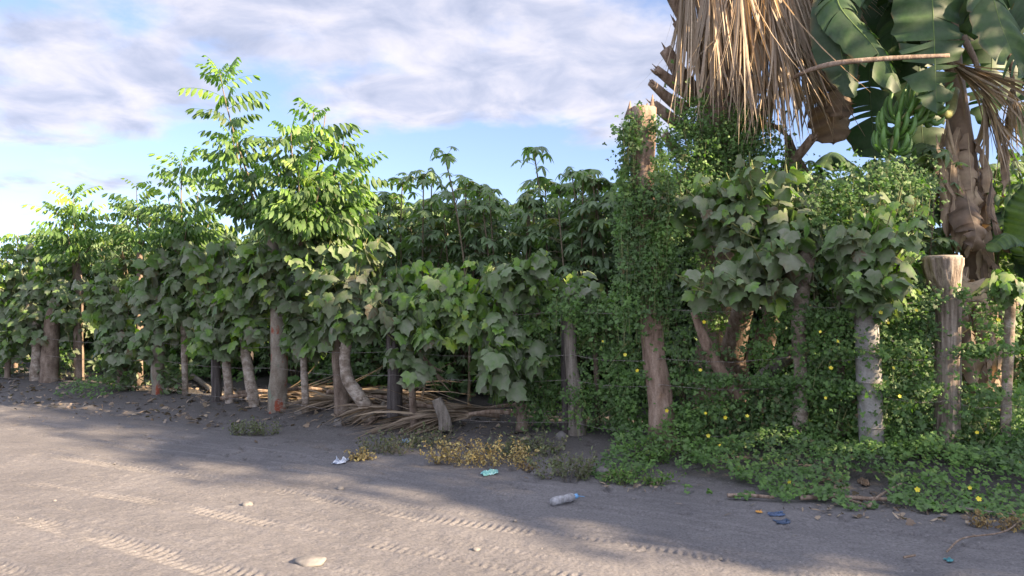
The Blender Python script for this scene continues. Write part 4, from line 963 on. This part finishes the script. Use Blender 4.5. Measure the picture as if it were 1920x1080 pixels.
def weed(label, px, py, rx, hgt, n, mt, tint=(.2, .9), size=.05, stems=30, seedy=False, group='weeds on the verge', name='weed'):
    c = G(px, py); root = thing(name, label, 'weed', c, group); mb, sm = MB(), MB()
    W = rx * c[1] / FPX
    for k in range(stems):
        a, r = RNG.uniform(0, 6.28), math.sqrt(RNG.uniform(0, 1)); x, y = c[0] + W*r*math.cos(a), c[1] + W*.5*r*math.sin(a)
        b = V(x, y, float(height(x, y)) - .01); e = b + V(RNG.normal(0, .3)*hgt + (x - c[0]) * .25, RNG.normal(0, .3)*hgt, hgt * RNG.uniform(.45, 1.1))
        path = shoot_path(b, e, -.1, 6); tube(mb, path, .002, 3, cap=False, tint=.4, mi=1)
        m_ = n // stems; t = RNG.uniform(.15, 1, m_); q = b + (e - b) * t[:, None] + RNG.normal(0, .018, (m_, 3))
        d = RNG.normal(0, 1, (m_, 3)) + V(0, 0, .35); M = basis(d, UP, .4); s = size * RNG.uniform(.5, 1.2, m_)
        mb.scatter(T_BLD, M * s[:, None, None] * np.array([1, 1.3, 1]), q, RNG.uniform(*tint, m_))
    mb.build('foliage', [mt, M_STEM], root)
weed('withered yellow weed clump glowing in the sun at the edge of the road', 900, 868, 82, .24, 1500, M_DRYW, (.2, 1), .034, 75)
weed('grey green weed behind and right of the withered yellow clump', 985, 850, 70, .22, 900, M_WEED, (.2, 1), .04, 50)
weed('straggly grey weed right of the teal plastic scrap', 1065, 895, 55, .22, 800, M_WEED, (.1, 1), .038, 45)
weed('low grey green weed below the red blotched trunk', 478, 815, 42, .18, 700, M_WEED, (.3, 1), .035, 45)
weed('sparse grey weed by the thin straight stem', 775, 838, 75, .20, 800, M_WEED, (.2, .9), .036, 60)
weed('sparse dry weed left of the grey weed by the thin stem', 715, 850, 45, .15, 450, M_WEED, (0, .6), .034, 35)
weed('small dry straw tuft lit by the sun next to the crumpled foil', 676, 862, 20, .11, 220, M_DRYW, (.2, .9), .04, 24)
weed('green weed clump at the foot of the tall dead trunk', 1245, 862, 70, .22, 900, M_VINE, (.4, 1), .04, 50)
weed('green weed clump left of the dry branch on the verge', 1195, 905, 60, .14, 700, M_VINE, (.4, 1), .036, 45)
weed('broad leaved seedling clump at the foot of the peeling reddish trunk', 320, 738, 34, .5, 150, M_JAT, (.1, .6), .13, 12)
weed('broad leaved seedling clump at the foot of the fence tree by the grassy patch', 235, 733, 38, .55, 180, M_JAT, (.1, .6), .13, 14)
weed('broad leaved seedling clump at the far left edge of the verge', 18, 706, 38, .7, 200, M_JAT, (.1, .6), .14, 14)
weed('broad leaved seedling clump right of the thick forked fence tree', 135, 712, 34, .6, 170, M_JAT, (.1, .6), .13, 12)
weed('tiny dry orange weed in front of the withered yellow clump', 985, 878, 18, .06, 90, M_DRYW, (0, .5), .035, 14)
weed('dry brown weed tangle in the lower right corner', 1880, 990, 55, .10, 380, M_DRYW, (0, .35), .03, 40)

# ------------------------------------------------------------------ pile of fallen dry fronds
fronds = [
    ('fallen dry palm fan at the left end of the pile', (490, 735), V(.9, .25, .02), .40, .9),
    ('fallen dry palm fan behind the red blotched trunk', (520, 715), V(1, .1, .0), .30, 1.2),
    ('fallen dry palm fan fanning out under the thin whitish stem', (665, 735), V(-1, .1, -.02), .32, 1.0),
    ('fallen dry palm fan between the twin trunks and the dark split post', (610, 705), V(1, .05, -.02), .28, 1.3),
    ('fallen dry palm fan lying behind the dark split post', (690, 712), V(1, .05, -.02), .26, 1.3),
    ('fallen dry palm fan lying at the foot of the dark split post', (850, 752), V(-1, 0, -.03), .26, 1.2),
    ('fallen dry palm fan at the right end of the pile by the stump', (920, 728), V(-1, .1, -.05), .28, 1.2),
    ('fallen dry palm fan leaning on the crooked pale tree', (792, 668), V(.45, 0, -.75), .22, .5),
    ('fallen dry palm fan flattened in front of the pale stump', (880, 778), V(-1, .1, -.05), .25, 1.0),
    ('fallen dry palm fan spread across the front of the pile', (740, 765), V(-.95, .1, -.02), .24, .8)]
for i, (lab, hub, ax, sp, L) in enumerate(fronds):
    Y = Yf(hub[0]) + (.7 if i in (1, 3, 4, 6) else .4 if i not in (7, 8, 9) else .12)
    h = P(*hub, Y); h[2] = max(float(height(h[0], h[1])) + .05, h[2] if i == 7 else min(h[2], float(height(h[0], h[1])) + .06 + .035 * (i % 5)))
    rt = thing('fallen_palm_frond', lab, 'palm frond', h, 'dry palm fronds piled behind the fence')
    mb = MB()
    strips(mb, h, cone_dirs(ax, sp, 64 if i != 7 else 16, V(0, .3, 1) if i != 7 else None), L, .016, .75 if i != 7 else .15, 6, (.0, .62), curl=.24)
    for v in mb.v: v[:, 2] = np.maximum(v[:, 2], height(v[:, 0], v[:, 1]) + .012 + .02 * (i % 4))
    o = mb.build('segments', M_STRAW, rt)
    pm = MB(); e = h - nrm(ax) * .55; e[2] = max(e[2], float(height(e[0], e[1])) + .03)
    tube(pm, [e, (e + h)/2 + V(0, 0, .03), h + V(0, 0, .01), h + nrm(ax)*.15], np.array([.03, .025, .02, .008]) * (.5 if i == 7 else 1), 8, 12, .1, i, flat=(1, .6)); pm.build('petiole', M_BOOT, rt)

# ------------------------------------------------------------------ sticks, stones, rubbish
def stick(label, pts, r, m, lift=.035, name='fallen_branch', grp='sticks on the ground', cat='branch'):
    q = [G(x, y) + V(0, 0, lift if len(p_) < 1 else p_[0]) for x, y, *p_ in pts]; mb = MB()
    tube(mb, q, np.linspace(r, r * .75, len(q)), 10, 24, .14, len(label)); tag(mb.build(name, m, loc=q[0]), label, cat, grp)
stick('longest pale dry branch lying along the edge of the right verge', [(1500, 942), (1560, 940), (1640, 944), (1714, 946)], .019, M_BOOT)
stick('short pale dry branch left of the long branch on the right verge', [(1364, 937), (1400, 937), (1452, 941)], .017, M_BOOT)
stick('forked twig leaning across the long dry branch', [(1628, 958), (1655, 940, .06), (1690, 930, .10)], .012, M_BOOT)
stick('thin bent twig crossing under the long dry branch', [(1560, 938, .05), (1600, 947, .03), (1632, 958)], .011, M_BOOT)
stick('grey pole lying on the ground left of the short dark post', [(345, 705, .1), (370, 720, .08), (398, 738, .04)], .05, M_BARK_GREY)
stick('thin dry reed lying in the straw near the lower right corner', [(1775, 1045), (1810, 1018), (1870, 1010), (1915, 985)], .006, M_BOOT)
stick('pale dry reed lying right of the long branch near the verge edge', [(1785, 958), (1850, 968), (1900, 973)], .010, M_BARK_GREY)
stick('thin broken twig standing out of the frond pile', [(690, 800), (745, 775, .1), (800, 745, .2)], .008, M_BOOT)
stick('short straw stalk lying on the shaded sand', [(1695, 1056), (1716, 1052)], .008, M_BOOT)
stick('dead root leaning out between the dark split post and the crooked tree', [(712, 785), (722, 765, .08), (745, 752, .12)], .035, M_BARK_GREY)
# leaning logs behind the right fence
def lean(label, pts, rr, Y, m):
    mb = MB(); q = [P(x, y, Y + k * .05) for k, (x, y) in enumerate(pts)]
    tube(mb, q, [r * Y / FPX for r in rr], 12, 30, .2, len(label), .05); tag(mb.build('leaning_log', m, loc=q[-1]), label, 'log', 'logs leaning behind the fence')
lean('brown broken log leaning down from the upper left between the dead trunk and palm', [(1300, 585), (1322, 640), (1350, 695), (1388, 748)], [5, 11, 12, 10], Yf(1340) - .12, M_BARK_TALL)
lean('grey log resting against the pale knobby tree', [(1490, 655), (1450, 690), (1405, 730)], [9, 13, 14], Yf(1450) + .35, M_BARK_GREY)
M_STONE = plain('grey road stone', [(.3, (.10, .097, .095)), (.7, (.18, .172, .165))], 18, .9, .2, bump=.5)
def stone(label, px, py, w, h, m=None, grp='stones', dk=1):
    c = G(px, py); r = w * c[1] / FPX / 2; mb = MB(); n1, n2 = 14, 20; vs_ = []
    th = np.linspace(0, math.pi, n1); ph = np.linspace(0, 2*math.pi, n2, endpoint=False)
    T, Ph = np.meshgrid(th, ph, indexing='ij')
    R = 1 + .5 * (fbm(np.sin(T)*np.cos(Ph)*1.5 + px, np.sin(T)*np.sin(Ph)*1.5 + np.cos(T) * 1.3 + py, 3, int(px)) - .45)
    v = np.stack([np.sin(T)*np.cos(Ph)*R, np.sin(T)*np.sin(Ph)*R*.8, np.cos(T)*R*h], -1) * r + c + V(0, 0, r * h * .25)
    i = np.arange(n1-1)[:, None]*n2; j = np.arange(n2)[None]; j2 = (j+1) % n2
    mb.add(v.reshape(-1, 3), np.stack([i+j, i+n2+j, i+n2+j2, i+j2], -1).reshape(-1, 4))
    tag(mb.build('stone', m or M_STONE, loc=c), label, 'stone', grp)
stone('flat pale stone half buried in the road near the lower left', 580, 1055, 62, .28)
stone('small pale stone in the middle of the sunlit road', 463, 948, 22, .6)
stone('dark pebble left of centre on the sunlit tyre track', 638, 917, 14, .6)
stone('small stone in the sunlit road below the tyre track', 893, 1031, 16, .5)
stone('grey rock at the foot of the frond pile left of the grey weed', 636, 797, 22, .9)
stone('grey rock by the thin whitish stem', 560, 775, 16, .8)
stone('grey rock at the foot of the split pale post', 1052, 822, 22, 1.0)
stone('rounded brown grey rock half hidden in the creeper by the straggly weed', 1130, 888, 32, .6)
stone('pebble lying in the shaded sand right of the bottle', 1188, 936, 8, .6)
stone('pebble in the shadow below the bottle', 965, 977, 8, .6)
pb_ = MB(); n = 900
u = RNG.uniform(-9, 2.6, n); v = 2.4 + 4.6 * RNG.uniform(0, 1, n) ** .8; q = on_ground(u, v) + V(0, 0, -.006)
ico = np.array([(0, 0, 1), (1, 0, 0), (.3, .9, 0), (-.8, .6, 0), (-.8, -.6, 0), (.3, -.95, 0), (.1, .1, -.6)]) * V(1, 1, .6)
tri = np.array([(0, i, i % 5 + 1) for i in range(1, 6)] + [(6, i % 5 + 1, i) for i in range(1, 6)])
sz = .004 + .016 * RNG.uniform(0, 1, n) ** 5
pb_.scatter((ico, [tri]), basis(RNG.normal(0, 1, (n, 3)) * V(1, 1, .2), UP, .3) * sz[:, None, None] * RNG.uniform(.6, 1.3, (n, 1, 3)), q, .5)
tag(pb_.build('gravel', M_STONE, smooth=False), 'tiny grey pebbles sprinkled over the sandy road', 'gravel', None, 'stuff')
# clear plastic bottle with blue cap
M_PET = plain('clear plastic', [(.3, (.26, .26, .27)), (.7, (.50, .51, .54))], 30, .25, .5, trans=.35)
M_CAP = plain('blue plastic cap', [(.3, (.12, .28, .5)), (.7, (.16, .36, .62))], 10, .4)
c = G(1056, 946); a, e = G(1034, 950) + V(0, 0, .035), G(1082, 938) + V(0, 0, .035)
bot = thing('plastic_bottle', 'crushed clear plastic bottle with blue neck lying on the shaded sand', 'bottle', c)
mb = MB(); tube(mb, [a, a + (e-a)*.06, a + (e-a)*.3, a + (e-a)*.5, a + (e-a)*.7, a + (e-a)*.84, a + (e-a)*.9], [.026, .036, .036, .030, .036, .028, .015], 16, 40, .12, 5, flat=(1, .8)); mb.build('body', M_PET, bot)
mb = MB(); tube(mb, [a + (e-a)*.885, a + (e-a)*.9, a + (e-a)*1.0], [.0155, .019, .018], 14); mb.build('cap', M_CAP, bot)
mb = MB(); tube(mb, [e, e + (e-a)*.15 + V(0, 0, -.01), e + (e-a)*.3 + V(0, 0, -.022)], [.003, .003, .003], 6); mb.build('straw', M_CAP, bot)
def crumple(name, label, cat, px, py, w, d, h, m, seed):
    c = G(px, py); W = w * c[1] / FPX / 2; mb = MB(); n = 22; s = np.linspace(-1, 1, n)
    a, b = np.meshgrid(s, s, indexing='ij')
    f = fbm(a * 2.2 + seed, b * 2.2, 4, seed); ed = 1.25 - .9 * fbm(a * 1.6 + seed, b * 1.6 + seed, 3, seed + 3)
    z = np.abs(f - .45) * 1.7 * h * (1 - .6 * np.maximum(abs(a), abs(b)) ** 3) + .006
    v = np.stack([a * W * ed + (f - .5) * W * .5, b * d * ed + a * a * d * .4 + a * d * .3, z], -1).reshape(-1, 3) + c
    i = np.arange(n-1)[:, None]*n + np.arange(n-1)[None]; q = np.stack([i, i+n, i+n+1, i+1], -1).reshape(-1, 4)
    k = n * n; low = v.copy(); low[:, 2] -= .003
    mb.add(np.concatenate([v, low]), [q, (q + k)[:, ::-1]])
    tag(mb.build(name, m, loc=c, smooth=False), label, cat, 'rubbish on the ground')
crumple('plastic_scrap', 'crumpled teal plastic scrap on the sand in front of the withered clump', 'rubbish', 918, 890, 30, .06, .10, plain('teal plastic', [(.3, (.07, .22, .22)), (.5, (.16, .38, .38)), (.75, (.42, .60, .62))], 16, .3), 3)
crumple('crumpled_wrapper', 'crumpled silvery wrapper on the sand beside the sunlit straw tuft', 'rubbish', 637, 868, 28, .08, .11, plain('silver wrapper', [(.35, (.16, .20, .30)), (.5, (.48, .52, .58)), (.7, (.75, .78, .82))], 22, .3), 8)
crumple('plastic_scrap', 'dark blue plastic scrap on the shaded sand below the short dry branch', 'rubbish', 1455, 966, 34, .05, .04, plain('dark blue plastic', [(.3, (.03, .05, .10)), (.7, (.07, .11, .2))], 16, .4), 5)
crumple('plastic_scrap', 'dark blue plastic scrap just below the other near the short dry branch', 'rubbish', 1468, 980, 34, .05, .03, plain('navy plastic', [(.3, (.02, .035, .07)), (.7, (.05, .08, .14))], 16, .4), 6)
crumple('plastic_scrap', 'little teal plastic scrap near the lower right corner', 'rubbish', 1780, 1052, 16, .03, .03, plain('small teal plastic', [(.3, (.03, .12, .14)), (.7, (.06, .25, .27))], 16, .4), 9)
crumple('plastic_scrap', 'small orange scrap left of the dark blue plastic', 'rubbish', 1424, 961, 13, .025, .03, plain('orange plastic', [(.3, (.45, .22, .04)), (.7, (.6, .33, .08))], 16, .4), 12)
crumple('plastic_scrap', 'faded blue plastic scrap caught in the grey weed by the thin stem', 'rubbish', 760, 830, 18, .05, .10, plain('faded blue plastic', [(.3, (.2, .3, .4)), (.7, (.35, .48, .58))], 16, .4), 14)
# pale broken husks by the smooth trunk
crumple('dry_husk', 'curled brown husk half covered by creeper left of the smooth grey trunk', 'husk', 1562, 897, 46, .10, .14, M_DEADB, 21)
crumple('dry_husk', 'small brown husk at the foot of the smooth grey trunk', 'husk', 1622, 908, 18, .07, .13, M_DEADB, 22)

# ------------------------------------------------------------------ trees beyond the right edge whose shade crosses the road
SUN_EL = math.radians(25)
for (lab, u, v, h, w, cz, ncl) in [
    ('broad roadside tree beyond the right edge whose crown shades the road', 9.6, 6.35, 6.2, 2.15, 3.4, 50),
    ('looser roadside tree beyond the right edge standing behind the fence line', 9.8, 9.3, 10.0, 1.1, 7.4, 20),
    ('tallest roadside tree beyond the right edge with high narrow crown', 15.0, 6.2, 12.0, 1.4, 8.6, 40)]:
    x, y = xy(u, v); root = thing('roadside_tree', lab, 'tree', (x, y, 0))
    mb = MB(); tube(mb, [(x, y, -.1), (x + .1, y, 1.2), (x, y + .05, 2.4)], [.2, .16, .12], 12, 20, .15, 2); 
    lv = MB(); cs = []
    for k in range(ncl):
        d = RNG.normal(0, 1, 3); d /= np.linalg.norm(d); c = V(x, y, cz) + d * V(w*.8, w*.8, h - cz) * RNG.uniform(.5, 1)
        tube(mb, shoot_path(V(x, y, 2.3), c, .1, 5), np.linspace(.04, .01, 5), 5, cap=False)
        cs.append(c + RNG.normal(0, .33, (60, 3)))
    mb.build('trunk', M_BARK_BROWN, root)
    q = np.concatenate(cs); lobed_leaves(lv, q, RNG.normal(0, 1, q.shape), RNG.uniform(.14, .24, len(q)), RNG.uniform(.3, .7, len(q))); lv.build('crown', M_JAT, root)

# ------------------------------------------------------------------ light and sky
sd = V(A[0] * math.cos(SUN_EL), A[1] * math.cos(SUN_EL), math.sin(SUN_EL))     # towards the sun
sun = bpy.data.lights.new('sun', 'SUN'); sun.energy = 5.0; sun.angle = math.radians(.6); sun.color = (1, .76, .51)
so = bpy.data.objects.new('sun', sun); C.objects.link(so)
import mathutils
so.rotation_euler = mathutils.Vector(tuple(sd)).to_track_quat('Z', 'Y').to_euler()
W = bpy.data.worlds.new('World'); S.world = W; W.use_nodes = True
nt = W.node_tree; nt.nodes.clear(); N, L = nt.nodes.new, nt.links.new
out = N('ShaderNodeOutputWorld'); bg = N('ShaderNodeBackground'); sky = N('ShaderNodeTexSky')
sky.sky_type = 'NISHITA'; sky.sun_disc = False; sky.sun_elevation = SUN_EL; sky.sun_rotation = math.atan2(sd[0], sd[1])
sky.air_density = 1.0; sky.dust_density = .3; sky.ozone_density = 1.4
tc = N('ShaderNodeTexCoord'); sep = N('ShaderNodeSeparateXYZ'); L(tc.outputs['Generated'], sep.inputs[0])
lift = N('ShaderNodeVectorMath'); lift.operation = 'ADD'; lift.inputs[1].default_value = (0, 0, .10); L(tc.outputs['Generated'], lift.inputs[0])
lnz = N('ShaderNodeVectorMath'); lnz.operation = 'NORMALIZE'; L(lift.outputs[0], lnz.inputs[0]); L(lnz.outputs[0], sky.inputs['Vector'])
def mth(op, a, b=None, clamp=False):
    n = N('ShaderNodeMath'); n.operation = op; n.use_clamp = clamp
    for s, val in zip(n.inputs, (a, b)):
        if val is None: continue
        if isinstance(val, (int, float)): s.default_value = val
        else: L(val, s)
    return n.outputs[0]
zz = mth('ADD', mth('MAXIMUM', sep.outputs[2], 0.0), .22)
cx, cy = mth('DIVIDE', sep.outputs[0], zz), mth('DIVIDE', sep.outputs[1], zz)
cmb = N('ShaderNodeCombineXYZ'); L(cx, cmb.inputs[0]); L(cy, cmb.inputs[1])
# bearing and climb of the direction, to place the cloud banks in the sky
yy = mth('MAXIMUM', sep.outputs[1], .05)
az, el = mth('DIVIDE', sep.outputs[0], yy), mth('DIVIDE', sep.outputs[2], yy)
def bank(px, py, rx, ry, amp):
    a0, e0 = (px - 960) / FPX, (HOR - py) / FPX
    dx = mth('DIVIDE', mth('SUBTRACT', az, a0), rx / FPX); dy = mth('DIVIDE', mth('SUBTRACT', el, e0), ry / FPX)
    return mth('MULTIPLY', mth('EXPONENT', mth('MULTIPLY', mth('ADD', mth('MULTIPLY', dx, dx), mth('MULTIPLY', dy, dy)), -1.0)), amp)
tot = None
for b_ in [(130, 170, 270, 120, .75), (60, 60, 160, 80, .25), (700, 60, 420, 130, .7), (820, 200, 230, 70, .55), (1150, 150, 200, 120, .6), (80, 335, 230, 26, .5), (30, 300, 140, 14, .2), (1000, -60, 600, 120, .4), (300, -60, 300, 70, .2),
           (230, 50, 70, 60, -.28), (390, 90, 50, 50, -.22), (600, 255, 300, 24, -.2), (1000, 300, 400, 50, -.35), (250, 290, 260, 22, -.3), (480, 150, 60, 40, -.25), (900, 20, 90, 30, -.2)]:
    t_ = bank(*b_); tot = t_ if tot is None else mth('ADD', tot, t_)
back = N('ShaderNodeMapRange'); back.inputs[1].default_value = .35; back.inputs[2].default_value = -.3; L(sep.outputs[1], back.inputs[0])   # unseen cloud added overhead and behind the viewer to raise the fill light
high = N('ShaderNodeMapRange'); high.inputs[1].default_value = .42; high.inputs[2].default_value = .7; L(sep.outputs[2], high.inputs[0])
fill_cloud = mth('MAXIMUM', back.outputs[0], high.outputs[0])
tot = mth('ADD', mth('MULTIPLY', tot, mth('SUBTRACT', 1.0, fill_cloud)), mth('MULTIPLY', fill_cloud, .55))
n1 = N('ShaderNodeTexNoise'); n1.inputs['Scale'].default_value = 2.5; n1.inputs['Detail'].default_value = 8; n1.inputs['Roughness'].default_value = .56; L(cmb.outputs[0], n1.inputs['Vector'])
n2 = N('ShaderNodeTexNoise'); n2.inputs['Scale'].default_value = 5.5; n2.inputs['Detail'].default_value = 7; n2.inputs['Roughness'].default_value = .55; n2.inputs['Distortion'].default_value = .4; L(cmb.outputs[0], n2.inputs['Vector'])
dens = mth('ADD', tot, mth('MULTIPLY', mth('SUBTRACT', n1.outputs['Fac'], .5), 2.2))
cov = N('ShaderNodeMapRange'); cov.interpolation_type = 'SMOOTHSTEP'; cov.inputs[1].default_value = .12; cov.inputs[2].default_value = .62; L(dens, cov.inputs[0])
shade = mth('ADD', mth('MULTIPLY', mth('SUBTRACT', n2.outputs['Fac'], .5), 2.1), mth('ADD', .55, mth('MULTIPLY', mth('SUBTRACT', .6, dens), .25)))
CL_K = 3.0
ccol = ramp(nt, shade, [(.1, (.52, .57, .75)), (.42, (.68, .71, .88)), (.72, (.90, .88, .99)), (1, (1.04, 1.0, 1.05))])
cs = N('ShaderNodeVectorMath'); cs.operation = 'SCALE'; L(mth('MULTIPLY', mth('ADD', mth('MULTIPLY', fill_cloud, 1.35), 1.0), CL_K), cs.inputs['Scale']); L(ccol, cs.inputs[0])  # the added out-of-view cloud is brightened further for stronger fill
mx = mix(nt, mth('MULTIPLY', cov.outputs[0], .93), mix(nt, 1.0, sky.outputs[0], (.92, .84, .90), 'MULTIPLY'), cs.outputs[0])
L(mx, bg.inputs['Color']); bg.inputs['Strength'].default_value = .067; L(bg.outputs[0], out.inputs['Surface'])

cam = bpy.data.cameras.new('camera'); co = bpy.data.objects.new('camera', cam); C.objects.link(co)
co.location = (0, 0, EYE); co.rotation_euler = (math.radians(90) + TH, 0, 0)
cam.sensor_fit = 'HORIZONTAL'; cam.sensor_width = 36; cam.lens = 36 * FPX / 1920; cam.clip_end = 3000; cam.clip_start = .05
S.camera = co
S.view_settings.view_transform = 'Standard'; S.view_settings.look = 'None'; S.view_settings.gamma = 1
S.view_settings.exposure = 2.36
S.cycles.max_bounces = 8; S.cycles.transparent_max_bounces = 8
S.cycles.use_denoising = True
